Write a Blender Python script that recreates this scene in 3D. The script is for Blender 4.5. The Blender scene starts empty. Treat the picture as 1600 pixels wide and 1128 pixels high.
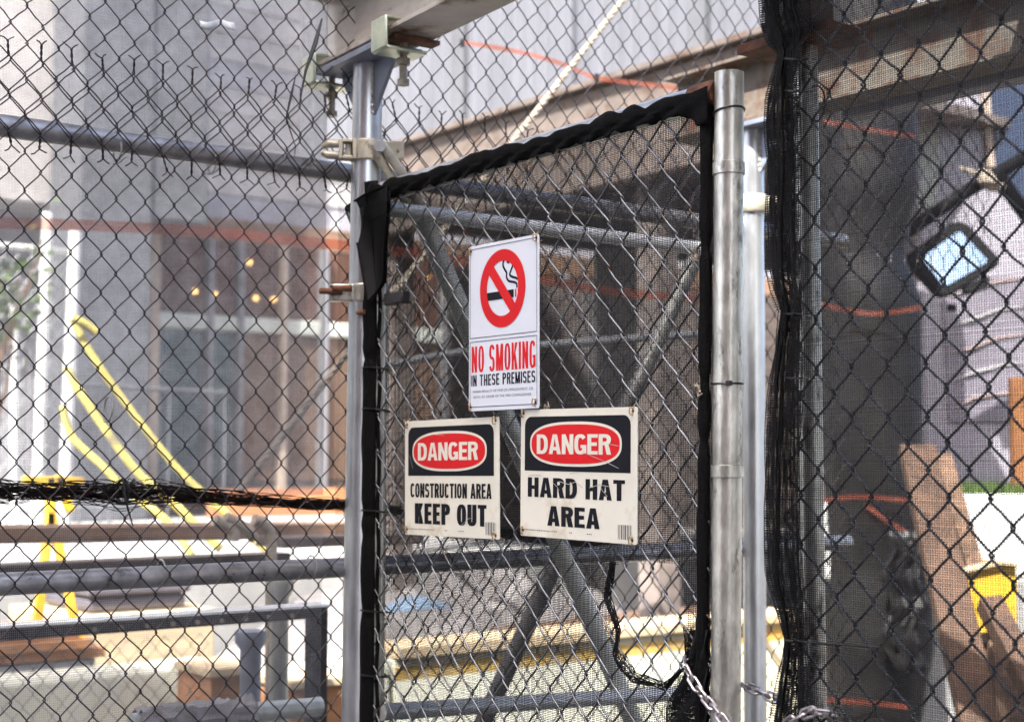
import bpy, bmesh, math, random
import numpy as np
from mathutils import Vector, Matrix

random.seed(7); RNG = np.random.default_rng(11)
SC = bpy.context.scene
COL = SC.collection

# ------------------------------------------------------------------ camera, sky, sun, exposure
FPX = 2322.0                                   # focal length in photo pixels (1600 wide)
PITCH = math.atan(159.0 / FPX)
RIGHT = np.array([.609, .793, 0.0]); FH = np.array([-.793, .609, 0.0])
RIGHT /= np.linalg.norm(RIGHT); FH /= np.linalg.norm(FH)
FWD = FH * math.cos(PITCH) + np.array([0, 0, math.sin(PITCH)])
UP = -FH * math.sin(PITCH) + np.array([0, 0, math.cos(PITCH)])
EYE = .286 * RIGHT - 2.95 * FH + np.array([0, 0, 1.6])

cam = bpy.data.cameras.new('camera'); cam_o = bpy.data.objects.new('camera', cam); COL.objects.link(cam_o)
cam.lens = 36.0 * FPX / 1600; cam.sensor_width = 36; cam.clip_start = .05; cam.clip_end = 2000
cam_o.matrix_world = Matrix(((RIGHT[0], UP[0], -FWD[0], EYE[0]), (RIGHT[1], UP[1], -FWD[1], EYE[1]),
                             (RIGHT[2], UP[2], -FWD[2], EYE[2]), (0, 0, 0, 1)))
cam.dof.use_dof = True; cam.dof.focus_distance = 2.38; cam.dof.aperture_fstop = 4.8
SC.camera = cam_o

SUN_EL = math.radians(52); SUN_H = np.array([.50, -.87, 0]); SUN_H /= np.linalg.norm(SUN_H)
SUN_DIR = SUN_H * math.cos(SUN_EL) + np.array([0, 0, math.sin(SUN_EL)])
world = bpy.data.worlds.new('World'); SC.world = world; world.use_nodes = True
wn = world.node_tree.nodes; wl = world.node_tree.links
sky = wn.new('ShaderNodeTexSky'); sky.sky_type = 'NISHITA'; sky.sun_disc = False
sky.sun_elevation = SUN_EL; sky.sun_rotation = math.atan2(SUN_H[0], SUN_H[1]); sky.dust_density = 5.0; sky.air_density = .7
wl.new(sky.outputs[0], wn['Background'].inputs[0]); wn['Background'].inputs[1].default_value = .15
sun = bpy.data.lights.new('sun', 'SUN'); sun_o = bpy.data.objects.new('sun', sun); COL.objects.link(sun_o)
sun.energy = 4.0; sun.angle = math.radians(.5); sun.color = (1, .98, .94)
sun_o.rotation_euler = Vector(SUN_DIR).to_track_quat('Z', 'Y').to_euler(); sun_o.location = (0, -10, 20)
SC.view_settings.view_transform = 'Standard'; SC.view_settings.look = 'None'
SC.view_settings.gamma = 1; SC.view_settings.use_curve_mapping = False
SC.view_settings.exposure = 2.3
SC.cycles.transparent_max_bounces = 16; SC.cycles.max_bounces = 8

# ------------------------------------------------------------------ pixel -> place helpers
def ray(px, py): return FWD * FPX + RIGHT * (px - 800) - UP * (py - 564)
def onp(px, py, ax, v):
    d = ray(px, py); t = (v - EYE[ax]) / d[ax]; return EYE + d * t
def onX(px, py, x): return onp(px, py, 0, x)
def onY(px, py, y): return onp(px, py, 1, y)
def onZ(px, py, z): return onp(px, py, 2, z)
def onD(px, py, d):
    v = ray(px, py); t = d / v.dot(FH); return EYE + v * t
V3 = lambda *a: np.array(a, float)
def nrm(v): return v / (np.linalg.norm(v) + 1e-12)
EX, EY, EZ = V3(1, 0, 0), V3(0, 1, 0), V3(0, 0, 1)

# ------------------------------------------------------------------ materials
MATS = {}
def mat(name, col, rough=.6, metal=0.0, var=.15, scale=18.0, bump=.0, bscale=60.0, col2=None, stain=None, stain_amt=.0,
        stain_scale=6.0, spec=.5, stretch=(1, 1, 1), emit=None, estr=0.0, rough_var=.1):
    if name in MATS: return MATS[name]
    m = bpy.data.materials.new(name); m.use_nodes = True; nt = m.node_tree; N = nt.nodes; L = nt.links
    b = N['Principled BSDF']
    tc = N.new('ShaderNodeTexCoord'); mp = N.new('ShaderNodeMapping'); mp.inputs['Scale'].default_value = stretch
    L.new(tc.outputs['Object'], mp.inputs[0])
    n1 = N.new('ShaderNodeTexNoise'); n1.inputs['Scale'].default_value = scale; n1.inputs['Detail'].default_value = 6
    n1.inputs['Roughness'].default_value = .65; L.new(mp.outputs[0], n1.inputs['Vector'])
    c2 = col2 or tuple(max(0, c * (1 - 2.2 * var)) for c in col); c1 = tuple(min(1, c * (1 + var)) for c in col)
    r1 = N.new('ShaderNodeValToRGB'); r1.color_ramp.elements[0].position = .32; r1.color_ramp.elements[1].position = .68
    r1.color_ramp.elements[0].color = (*c2, 1); r1.color_ramp.elements[1].color = (*c1, 1)
    L.new(n1.outputs[0], r1.inputs[0]); out = r1.outputs[0]
    if stain:
        n2 = N.new('ShaderNodeTexNoise'); n2.inputs['Scale'].default_value = stain_scale; n2.inputs['Detail'].default_value = 8
        n2.inputs['Roughness'].default_value = .7; L.new(mp.outputs[0], n2.inputs['Vector'])
        r2 = N.new('ShaderNodeValToRGB'); r2.color_ramp.elements[0].position = max(0, .62 - stain_amt * .3)
        r2.color_ramp.elements[1].position = .74 - stain_amt * .25
        r2.color_ramp.elements[0].color = (0, 0, 0, 1); r2.color_ramp.elements[1].color = (1, 1, 1, 1)
        L.new(n2.outputs[0], r2.inputs[0])
        mx = N.new('ShaderNodeMix'); mx.data_type = 'RGBA'; L.new(r2.outputs[0], mx.inputs['Factor'])
        L.new(out, mx.inputs['A']); mx.inputs['B'].default_value = (*stain, 1); out = mx.outputs['Result']
    L.new(out, b.inputs['Base Color'])
    b.inputs['Metallic'].default_value = metal; b.inputs['Specular IOR Level'].default_value = spec
    rr = N.new('ShaderNodeMapRange'); rr.inputs['To Min'].default_value = max(.03, rough - rough_var)
    rr.inputs['To Max'].default_value = min(1, rough + rough_var); L.new(n1.outputs[0], rr.inputs[0]); L.new(rr.outputs[0], b.inputs['Roughness'])
    if bump > 0:
        n3 = N.new('ShaderNodeTexNoise'); n3.inputs['Scale'].default_value = bscale; n3.inputs['Detail'].default_value = 5
        L.new(mp.outputs[0], n3.inputs['Vector']); bp = N.new('ShaderNodeBump'); bp.inputs['Strength'].default_value = bump
        bp.inputs['Distance'].default_value = .004; L.new(n3.outputs[0], bp.inputs['Height']); L.new(bp.outputs[0], b.inputs['Normal'])
    if emit: b.inputs['Emission Color'].default_value = (*emit, 1); b.inputs['Emission Strength'].default_value = estr
    MATS[name] = m; return m

GALV = mat('galvanized_steel', (.62, .64, .65), .33, .9, .10, 30, .06, 140, stretch=(1, 1, .35))
GALV_OLD = mat('weathered_galvanized_steel', (.62, .60, .53), .36, .8, .20, 38, .25, 90, stain=(.06, .05, .04), stain_amt=.24, stain_scale=34, stretch=(1, 1, .45))
BRIGHT = mat('bright_zinc_tube', (.80, .81, .79), .35, .35, .08, 20, .05, 120)
BRACEZ = mat('greenish_zinc_tube', (.78, .80, .73), .36, .3, .12, 20, .06, 100)
TUBEDARK = mat('dark_grey_tube', (.15, .145, .135), .55, .3, .2, 20)
DARKRAIL = mat('dark_worn_rail', (.36, .355, .36), .30, .65, .2, 20, .1, 90)
GALV_DULL = mat('dull_grey_tube', (.46, .47, .43), .42, .55, .15, 20, .08, 100)
WIRE_BACKLIT = mat('backlit_dark_wire', (.034, .031, .036), .38, .55, .3, 40, stain=(.05, .025, .015), stain_amt=.3, stain_scale=14)  # backlit darkness of the left wires put into the base colour, plus rust flecks
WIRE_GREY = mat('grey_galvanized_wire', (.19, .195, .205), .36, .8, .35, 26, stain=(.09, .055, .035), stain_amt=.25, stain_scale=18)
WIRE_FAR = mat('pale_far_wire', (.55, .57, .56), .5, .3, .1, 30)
NETBLACK = mat('black_netting_thread', (.005, .0045, .005), .5, 0, .25, 30, spec=.25)
NETGREY = mat('sunlit_veil_netting_thread', (.30, .305, .32), .7, 0, .2, 20, spec=.3)  # sunlit veil of the left netting put into the pale thread colour
NETBROWN = mat('dusty_netting_thread', (.012, .011, .010), .7, 0, .25, 14, spec=.3)
NETRED = mat('rusty_black_thread', (.016, .009, .007), .7, 0, .3, 30, spec=.2)
NETROLL = mat('rolled_netting', (.003, .0027, .0028), .75, 0, .3, 90, .6, 420, spec=.12)
BEAMPAINT = mat('greyed_beam_paint', (.46, .42, .38), .55, .1, .13, 9, .15, 60, stain=(.10, .045, .02), stain_amt=.22, stain_scale=7, stretch=(1, 1, 2.5))
BEAMRUST = mat('rust_spotted_beam_paint', (.16, .14, .115), .65, .05, .16, 10, .2, 70, stain=(.09, .045, .025), stain_amt=.55, stain_scale=13)
BEAMBROWN = mat('brown_beam_paint', (.13, .105, .09), .65, .05, .16, 10, .2, 70, stain=(.07, .04, .025), stain_amt=.4, stain_scale=9)
ZINC = mat('yellow_zinc_plating', (.58, .60, .44), .34, .8, .16, 22, .08, 90, col2=(.38, .47, .42))
PLATE = mat('blue_grey_steel_plate', (.27, .30, .37), .5, .5, .1, 14, .08, 80)
COUPLER = mat('cream_coupler_casting', (.52, .48, .38), .5, .35, .14, 30, .25, 120, stain=(.12, .08, .04), stain_amt=.2, stain_scale=40)
RUST = mat('rusty_iron', (.17, .07, .035), .8, .1, .35, 40, .4, 120)
BOLT = mat('dull_bolt_steel', (.32, .28, .22), .45, .7, .2, 50)
DARKSTEEL = mat('dark_painted_steel', (.025, .021, .022), .3, .2, .2, 12, .1, 60)
TIEBLACK = mat('black_nylon', (.006, .006, .006), .4, 0, .1)
CREAMSIGN = mat('aged_cream_plastic', (.72, .69, .58), .45, 0, .05, 4, stain=(.55, .49, .36), stain_amt=.22, stain_scale=7)
WHITESIGN = mat('cool_white_plastic', (.66, .69, .75), .45, 0, .02, 6)
SIGNBLACK = mat('sign_black_ink', (.006, .0065, .010), .5, 0, .12, 20, spec=.18)
SIGNRED = mat('sign_red_ink', (.64, .009, .013), .45, 0, .06, 12, spec=.25)
SIGNGREY = mat('sign_fine_print_ink', (.12, .12, .13), .5, 0, .1)
SCRATCH = mat('scratched_plastic', (.45, .42, .36), .6, 0, .1)
CHAINM = mat('chain_steel', (.50, .46, .46), .32, .85, .15, 60, .05, 100, stain=(.2, .09, .04), stain_amt=.15, stain_scale=60)
TIEWIRE = mat('brass_tie_wire', (.45, .33, .17), .45, .6, .2, 60)
ORANGE = mat('orange_warning_tape', (.62, .13, .055), .55, 0, .12, 8)
YELLOW = mat('yellow_webbing', (.62, .52, .13), .7, 0, .15, 9, .1, 200, stain=(.3, .26, .14), stain_amt=.25, stain_scale=14)
YELLOWPAINT = mat('yellow_paint', (.82, .50, .04), .5, 0, .1, 8, stain=(.25, .15, .05), stain_amt=.1, stain_scale=10)
ROPE = mat('tan_rope', (.31, .26, .20), .85, 0, .2, 60, .5, 200)
WOODBROWN = mat('weathered_brown_plank', (.20, .12, .075), .8, 0, .25, 7, .3, 30, stretch=(4, .25, 4))
WOODDARK = mat('dark_wet_timber', (.11, .085, .072), .75, 0, .25, 7, .3, 30, stretch=(4, .25, 4))
WOODORANGE = mat('orange_plywood', (.36, .17, .07), .8, 0, .18, 6, .2, 40, stretch=(3, .4, 3))
WOODPALE = mat('pale_new_timber', (.55, .43, .27), .75, 0, .14, 6, .2, 40, stretch=(3, .3, 3))
LUMBER = mat('brown_lumber', (.12, .068, .042), .8, 0, .22, 6, .2, 40, stretch=(3, 3, .3))
CONCRETE = mat('pale_concrete', (.33, .325, .31), .85, 0, .16, 2, .2, 50, stain=(.2, .19, .17), stain_amt=.2, stain_scale=3)
BARRIER = mat('cream_concrete', (.50, .50, .41), .85, 0, .08, 5, .2, 50, stain=(.25, .23, .17), stain_amt=.15, stain_scale=4)
ASPHALT = mat('dusty_asphalt', (.11, .10, .09), .9, 0, .2, 3, .3, 60)
WALLPALE = mat('pale_lilac_siding', (.38, .375, .40), .7, 0, .12, 1.2, .05, 30)
WALLWARM = mat('warm_white_siding', (.46, .44, .43), .7, 0, .12, 1.2, .05, 30)
WALLGREY = mat('grey_cladding', (.10, .104, .115), .7, 0, .14, 1.3, .05, 30)
BRICKBROWN = mat('brown_interior', (.13, .07, .05), .8, 0, .3, 2, .1, 20)
TRIMPALE = mat('pale_green_trim', (.46, .48, .43), .6, 0, .05, 5)
MULLION = mat('tan_mullion', (.42, .34, .27), .6, 0, .08, 6)
MULLGREY = mat('grey_mullion', (.19, .185, .19), .5, .2, .08, 6)
ORANGEWOOD = mat('orange_ledge_wood', (.42, .17, .07), .75, 0, .15, 6, stretch=(3, .3, 3))
WHITEPAINT = mat('white_paint', (.72, .72, .70), .5, 0, .05, 8)
CORR = mat('pale_blue_corrugated_steel', (.135, .14, .16), .5, .2, .08, 3, .05, 30, stretch=(6, 6, .5))
BLACKTARP = mat('black_plastic_sheet', (.010, .0085, .008), .45, 0, .3, 5, .5, 14, spec=.45)
GREYTARP = mat('grey_dusty_tarp', (.20, .185, .18), .7, 0, .2, 4, .5, 12)
BLUETARP = mat('blue_tarp', (.14, .20, .28), .55, 0, .15, 6, .4, 16)
TRUCKWHITE = mat('white_truck_paint', (.34, .32, .36), .25, 0, .04, 3, spec=.5)
RUBBER = mat('black_rubber', (.006, .006, .007), .6, 0, .15, 20, spec=.08)
TOOLBOX = mat('grey_violet_enamel', (.13, .12, .14), .45, .1, .1, 6)
TRUCKGREY = mat('grey_violet_truck_panel', (.23, .21, .245), .35, 0, .12, 4)
RUSTORANGE = mat('rusty_orange_paint', (.27, .11, .035), .7, 0, .2, 6)
TANSTRIPE = mat('faded_yellow_stripe', (.50, .33, .09), .7, 0, .2, 5, stain=(.35, .28, .18), stain_amt=.4, stain_scale=6)
PINKISH = mat('pale_pink', (.42, .31, .28), .6, 0, .08, 6)
GRASS = mat('grass_green', (.10, .17, .035), .8, 0, .35, 30)
LEAF = mat('leaf_green', (.12, .17, .05), .7, 0, .3, 20)
BULB = mat('warm_bulb', (1, .6, .2), .5, 0, 0, emit=(1, .50, .16), estr=9.0)
BROWNSHED = mat('brown_soffit_timber', (.17, .14, .125), .85, 0, .25, 5, .2, 30)
BRICKRED = mat('far_brick', (.22, .12, .09), .85, 0, .2, 4, .1, 30)
def tapemat(name, col, k):
    m = bpy.data.materials.new(name); m.use_nodes = True; N = m.node_tree.nodes; L = m.node_tree.links
    b = N['Principled BSDF']; b.inputs['Base Color'].default_value = (*col, 1); b.inputs['Roughness'].default_value = .5
    t = N.new('ShaderNodeBsdfTransparent'); t.inputs[0].default_value = (1, .62, .5, 1); tl = N.new('ShaderNodeBsdfTranslucent'); tl.inputs[0].default_value = (*col, 1)
    m1 = N.new('ShaderNodeMixShader'); m1.inputs[0].default_value = .35; L.new(b.outputs[0], m1.inputs[1]); L.new(tl.outputs[0], m1.inputs[2])
    n = N.new('ShaderNodeTexNoise'); n.inputs['Scale'].default_value = 9; tc = N.new('ShaderNodeTexCoord'); L.new(tc.outputs['Object'], n.inputs['Vector'])
    mr = N.new('ShaderNodeMapRange'); mr.inputs['To Min'].default_value = k - .2; mr.inputs['To Max'].default_value = k + .2; L.new(n.outputs[0], mr.inputs[0])
    m2 = N.new('ShaderNodeMixShader'); L.new(mr.outputs[0], m2.inputs[0]); L.new(t.outputs[0], m2.inputs[1]); L.new(m1.outputs[0], m2.inputs[2]); L.new(m2.outputs[0], N['Material Output'].inputs[0]); return m
TAPE = tapemat('orange_warning_tape_film', (.32, .08, .05), .42)
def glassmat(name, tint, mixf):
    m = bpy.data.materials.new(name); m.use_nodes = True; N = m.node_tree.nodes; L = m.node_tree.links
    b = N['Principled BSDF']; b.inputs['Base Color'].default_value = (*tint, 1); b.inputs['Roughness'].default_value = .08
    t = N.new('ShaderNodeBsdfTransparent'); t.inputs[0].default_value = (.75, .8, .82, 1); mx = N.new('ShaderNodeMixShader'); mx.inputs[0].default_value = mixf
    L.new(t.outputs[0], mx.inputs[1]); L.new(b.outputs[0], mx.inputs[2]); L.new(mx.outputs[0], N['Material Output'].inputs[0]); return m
GLASS = glassmat('shop_window_glass', (.13, .17, .175), .65)  # blue-green tint puts the window reflections into the glass colour
GLASSB = glassmat('brown_reflection_glass', (.19, .125, .09), .7)  # brown tint stands in for reflections on the lower panes
GLASSC = glassmat('red_brown_reflection_glass', (.17, .085, .055), .5)  # red-brown tint stands in for reflections on the upper panes
WINDSHIELD = glassmat('dark_blue_windscreen', (.035, .05, .09), .9)
MIRROR = bpy.data.materials.new('mirror_glass'); MIRROR.use_nodes = True
_b = MIRROR.node_tree.nodes['Principled BSDF']; _b.inputs['Base Color'].default_value = (.13, .20, .30, 1); _b.inputs['Metallic'].default_value = 1; _b.inputs['Roughness'].default_value = .06

# ------------------------------------------------------------------ object helpers
WLOC = {}
def wloc(o): return WLOC.get(o.name, np.zeros(3)) if o else np.zeros(3)
def tag(o, label=None, cat=None, group=None, kind=None):
    if label: o['label'] = label
    if cat: o['category'] = cat
    if group: o['group'] = group
    if kind: o['kind'] = kind
    return o
def thing(name, label, cat, loc=(0, 0, 0), group=None):
    o = bpy.data.objects.new(name, None); COL.objects.link(o); o.location = loc; o.empty_display_size = .05
    WLOC[o.name] = np.array(loc, float); return tag(o, label, cat, group)
def link_mesh(me, name, m, parent=None, kind=None, loc=None):
    o = bpy.data.objects.new(name, me); COL.objects.link(o)
    if m is not None and not me.materials: me.materials.append(m)
    if parent is not None: o.parent = parent
    if loc is not None: o.location = tuple(np.array(loc) - wloc(parent))
    WLOC[o.name] = wloc(parent) if loc is None else np.array(loc, float)
    if kind: o['kind'] = kind
    return o
def np_mesh(name, verts, quads, smooth=True, angle=None):
    me = bpy.data.meshes.new(name); nv, nq = len(verts), len(quads)
    me.vertices.add(nv); me.vertices.foreach_set('co', np.asarray(verts, np.float32).ravel())
    me.loops.add(nq * 4); me.loops.foreach_set('vertex_index', np.asarray(quads, np.int32).ravel())
    me.polygons.add(nq); me.polygons.foreach_set('loop_start', np.arange(0, nq * 4, 4, dtype=np.int32))
    me.polygons.foreach_set('use_smooth', np.full(nq, smooth, dtype=bool)); me.update(calc_edges=True); me.validate()
    return me

class MB:
    def __init__(s): s.v = []; s.f = []
    def add(s, vs, fs):
        o = len(s.v); s.v.extend([tuple(map(float, p)) for p in vs]); s.f.extend([tuple(i + o for i in f) for f in fs]); return s
    def obox(s, c, ax, ay, az):            # centre and three half-axis vectors
        c, ax, ay, az = map(lambda q: np.asarray(q, float), (c, ax, ay, az))
        vs = [c + i * ax + j * ay + k * az for k in (-1, 1) for j in (-1, 1) for i in (-1, 1)]
        fs = [(0, 2, 3, 1), (4, 5, 7, 6), (0, 1, 5, 4), (2, 6, 7, 3), (0, 4, 6, 2), (1, 3, 7, 5)]
        if np.dot(np.cross(ax, ay), az) < 0: fs = [f[::-1] for f in fs]
        return s.add(vs, fs)
    def box(s, lo, hi):
        lo, hi = np.array(lo, float), np.array(hi, float); c = (lo + hi) / 2; h = (hi - lo) / 2
        return s.obox(c, EX * h[0], EY * h[1], EZ * h[2])
    def bar(s, p0, p1, w, h, up=EZ):       # rectangular bar between two points
        p0, p1 = np.array(p0, float), np.array(p1, float); d = nrm(p1 - p0); sd = nrm(np.cross(d, up)); u = np.cross(sd, d)
        return s.obox((p0 + p1) / 2, (p1 - p0) / 2, sd * w / 2, u * h / 2)
    def tube(s, pts, r, n=14, caps=True, closed=False):
        P = np.array(pts, float); m = len(P); rr = np.full(m, r) if np.isscalar(r) else np.array(r, float)
        T = np.zeros_like(P)
        for i in range(m):
            a = P[(i - 1) % m] if (closed or i > 0) else P[i]; b = P[(i + 1) % m] if (closed or i < m - 1) else P[i]
            T[i] = nrm(b - a)
        u = np.cross(T[0], EZ if abs(T[0][2]) < .9 else EX); u = nrm(u); vs = []
        for i in range(m):
            u = nrm(u - T[i] * np.dot(u, T[i])); w = np.cross(T[i], u)
            for k in range(n):
                a = 2 * math.pi * k / n; vs.append(P[i] + rr[i] * (math.cos(a) * u + math.sin(a) * w))
        fs = []
        for i in range(m if closed else m - 1):
            j = (i + 1) % m
            for k in range(n):
                l = (k + 1) % n; fs.append((i * n + k, i * n + l, j * n + l, j * n + k))
        if caps and not closed:
            fs.append(tuple(range(n - 1, -1, -1))); fs.append(tuple((m - 1) * n + k for k in range(n)))
        return s.add(vs, fs)
    def prism(s, poly, o, ux, uy, uz, depth):    # polygon in (ux,uy), extruded along uz
        o, ux, uy, uz = map(lambda q: np.asarray(q, float), (o, ux, uy, uz)); n = len(poly)
        a = [o + p[0] * ux + p[1] * uy for p in poly]; b = [p + uz * depth for p in a]
        fs = [tuple(range(n))[::-1], tuple(range(n, 2 * n))] + [(i, (i + 1) % n, n + (i + 1) % n, n + i) for i in range(n)]
        return s.add(a + b, fs)
    def grid(s, G):                         # G[i][j] points -> surface
        G = np.array(G, float); a, b = G.shape[:2]
        return s.add(G.reshape(-1, 3), [(i * b + j, i * b + j + 1, (i + 1) * b + j + 1, (i + 1) * b + j) for i in range(a - 1) for j in range(b - 1)])
    def build(s, name, m, parent=None, bevel=0, solid=0, angle=38, kind=None, loc=None, smooth=True):
        base = np.array(loc, float) if loc is not None else wloc(parent)
        me = bpy.data.meshes.new(name); V = np.array(s.v, float) - base; me.from_pydata(V.tolist(), [], s.f); me.update()
        bm = bmesh.new(); bm.from_mesh(me); bmesh.ops.recalc_face_normals(bm, faces=bm.faces); bm.to_mesh(me); bm.free()
        if smooth:
            me.polygons.foreach_set('use_smooth', [True] * len(me.polygons)); me.set_sharp_from_angle(angle=math.radians(angle))
        o = link_mesh(me, name, m, parent, kind, loc)
        if solid: md = o.modifiers.new('solid', 'SOLIDIFY'); md.thickness = solid; md.offset = 0
        if bevel: md = o.modifiers.new('bevel', 'BEVEL'); md.width = bevel; md.segments = 2; md.limit_method = 'ANGLE'
        return o

def strands(P, r, n, N, keep=None):
    """P (k,m,3) polylines -> tube quads; N fence normal; keep (k,m-1) segment mask; r scalar or (k,m)"""
    k, m = P.shape[:2]
    T = np.gradient(P, axis=1); T /= np.linalg.norm(T, axis=2, keepdims=True) + 1e-12
    S = np.cross(T, np.broadcast_to(N, T.shape)); S /= np.linalg.norm(S, axis=2, keepdims=True) + 1e-12
    B = np.cross(S, T); ang = np.arange(n) * 2 * math.pi / n + .4
    rr = r if np.isscalar(r) else r[:, :, None, None]
    R = P[:, :, None, :] + rr * (np.cos(ang)[None, None, :, None] * S[:, :, None, :] + np.sin(ang)[None, None, :, None] * B[:, :, None, :])
    idx = np.arange(k * m * n).reshape(k, m, n); nx = np.roll(idx, -1, axis=2)
    Q = np.stack([idx[:, :-1], nx[:, :-1], nx[:, 1:], idx[:, 1:]], axis=-1)
    if keep is not None: Q = Q[keep]
    return R.reshape(-1, 3), Q.reshape(-1, 4)

def cr(P, s):
    i = int(min(len(P) - 2, math.floor(s))); f = s - i; p0, p1, p2, p3 = P[max(0, i - 1)], P[i], P[i + 1], P[min(len(P) - 1, i + 2)]
    return .5 * ((2 * p1) + (-p0 + p2) * f + (2 * p0 - 5 * p1 + 4 * p2 - p3) * f * f + (-p0 + 3 * p1 - 3 * p2 + p3) * f ** 3)
def net_patch(name, m, parent, G, pitch=.003, r=.0007, nd=EY):
    G = np.array(G, float); a, b = G.shape[:2]
    def samp(s, t):
        i = np.clip(np.floor(s).astype(int), 0, a - 2); j = np.clip(np.floor(t).astype(int), 0, b - 2); f = (s - i)[..., None]; g = (t - j)[..., None]
        return (G[i, j] * (1 - f) + G[i + 1, j] * f) * (1 - g) + (G[i, j + 1] * (1 - f) + G[i + 1, j + 1] * f) * g
    La = np.linalg.norm(np.diff(G, axis=0), axis=2).sum(0).mean(); Lb = np.linalg.norm(np.diff(G, axis=1), axis=2).sum(1).mean()
    na, nb = max(3, int(La / pitch)), max(3, int(Lb / pitch)); V = []; Q = []; off = 0
    for A, B, sw in ((np.linspace(0, a - 1, na), np.linspace(0, b - 1, 4 * b), 0), (np.linspace(0, b - 1, nb), np.linspace(0, a - 1, 4 * a), 1)):
        s_, t_ = np.meshgrid(A, B, indexing='ij'); P = samp(t_, s_) if sw else samp(s_, t_)
        v, q = strands(P, r, 3, nd); V.append(v); Q.append(q + off); off += len(v)
    return link_mesh(np_mesh(name, np.concatenate(V) - wloc(parent), np.concatenate(Q)), name, m, parent)
def smooth_noise(seed, nfreq=6, amp=1.0, lo=1.0, hi=6.0):
    g = np.random.default_rng(seed); fr = g.uniform(lo, hi, (nfreq, 2)) * g.choice([-1, 1], (nfreq, 2)); ph = g.uniform(0, 6.28, nfreq); am = g.uniform(.4, 1, nfreq); am /= am.sum()
    def fn(u, z):
        r = 0
        for i in range(nfreq): r = r + am[i] * np.sin(fr[i, 0] * u + fr[i, 1] * z + ph[i])
        return r * amp
    return fn

def fabric(name, m, parent, o, ud, nd, u0, u1, z0, z1, W=.058, V=.070, r=.0019, phase=0.0, top=False, bottom=False,
           seed=1, wob=.004, sides=5, per=6, uoff=0.0, bulge=.006):
    """chain link fabric: vertical zig-zag wires hooked into each other; ud along, nd towards viewer"""
    o, ud, nd = map(lambda q: np.asarray(q, float), (o, ud, nd))
    nper = int(round((z1 - z0) / V)); z1 = z0 + nper * V
    n = int((u1 - u0) / (W / 2)); fr = np.array({6: [0, .07, .2, .5, .8, .93], 4: [0, .1, .5, .9]}[per])
    t = np.concatenate([(h + fr) for h in range(2 * nper)] + [[2 * nper]]) * .5            # in periods
    th = 2 * math.pi * t; a = W / 4 + r * 1.25
    i = np.arange(n); shift = (i % 2) * math.pi
    TH = th[None, :] + shift[:, None]; kq = .985
    X = u0 + uoff + i[:, None] * (W / 2) + a * np.arcsin(kq * np.cos(TH)) / math.asin(kq)
    D = r * 1.15 * np.sin(TH) / np.sqrt(np.sin(TH) ** 2 + .04)
    Z = z0 + t[None, :] * V + np.zeros_like(X)
    f1, f2, f3 = smooth_noise(seed, 7, wob, 2, 14), smooth_noise(seed + 50, 7, wob, 2, 14), smooth_noise(seed + 90, 5, bulge, 1, 5)
    jit = np.random.default_rng(seed + 3).normal(0, .0007, (n, len(t)))
    Uu = X + f1(X, Z) + jit; Zz = Z + f2(X, Z); Dd = D + f3(X, Z)
    P = o + Uu[..., None] * ud + Zz[..., None] * EZ + Dd[..., None] * nd
    v, q = strands(P, r, sides, nd)
    me = np_mesh(name, v - wloc(parent), q)
    ob = link_mesh(me, name, m, parent)
    # twisted selvage: each neighbouring pair of wire ends twisted together, two barbs splayed
    for flag, zi, sg in ((top, -1, 1), (bottom, 0, -1)):
        if not flag: continue
        mb = MB()
        for k in range(0, n - 1, 2):
            pm = (P[k, zi] + P[k + 1, zi]) / 2; ln = .021 + .011 * random.random(); lean = random.gauss(0, .12)
            ang0 = random.random() * 6
            for s2 in (0, math.pi):
                pts = []
                for w in range(7):
                    q_ = w / 6; a_ = ang0 + s2 + q_ * 7.5
                    pts.append(pm + EZ * sg * (q_ * ln - .004) + ud * lean * q_ * ln + (math.cos(a_) * ud + math.sin(a_) * nd) * r * 1.05)
                sx = 1 if s2 == 0 else -1
                pts.append(pts[-1] + ud * sx * random.uniform(.004, .009) + EZ * sg * random.uniform(.003, .008) + nd * random.uniform(-.005, .005))
                pts.append(pts[-1] + ud * sx * random.uniform(.003, .007) + EZ * sg * random.uniform(0, .005))
                mb.tube(pts, r * .95, 4)
        mb.build('twisted_selvage', m, parent, kind='stuff')
    return ob

def net(name, m, parent, surf, nd, u0, u1, z0, z1, pu=.0030, pz=.0028, r=.00055, seg=.05, drop=None, sides=3, seed=5):
    """woven netting as real threads over the surface surf(u,z)->point"""
    g = np.random.default_rng(seed)
    uu = np.arange(u0, u1, pu); zz = np.arange(z0, z1, pz)
    nz, nu = max(3, int((z1 - z0) / seg) + 1), max(3, int((u1 - u0) / seg) + 1)
    zs, us = np.linspace(z0, z1, nz), np.linspace(u0, u1, nu); allv = []; allq = []; off = 0
    for A, B, ver in ((uu, zs, 1), (zz, us, 0)):
        jit = g.normal(0, (pu if ver else pz) * .06, len(A))
        a, b = np.meshgrid(A + jit, B, indexing='ij'); U, Z = (a, b) if ver else (b, a)
        P = surf(U, Z)
        keep = None
        if drop is not None:
            um, zm = (U[:, 1:] + U[:, :-1]) / 2, (Z[:, 1:] + Z[:, :-1]) / 2; keep = ~drop(um, zm)
        v, q = strands(P, r, sides, nd, keep); allv.append(v); allq.append(q + off); off += len(v)
    me = np_mesh(name, np.concatenate(allv) - wloc(parent), np.concatenate(allq))
    return link_mesh(me, name, m, parent)

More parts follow.
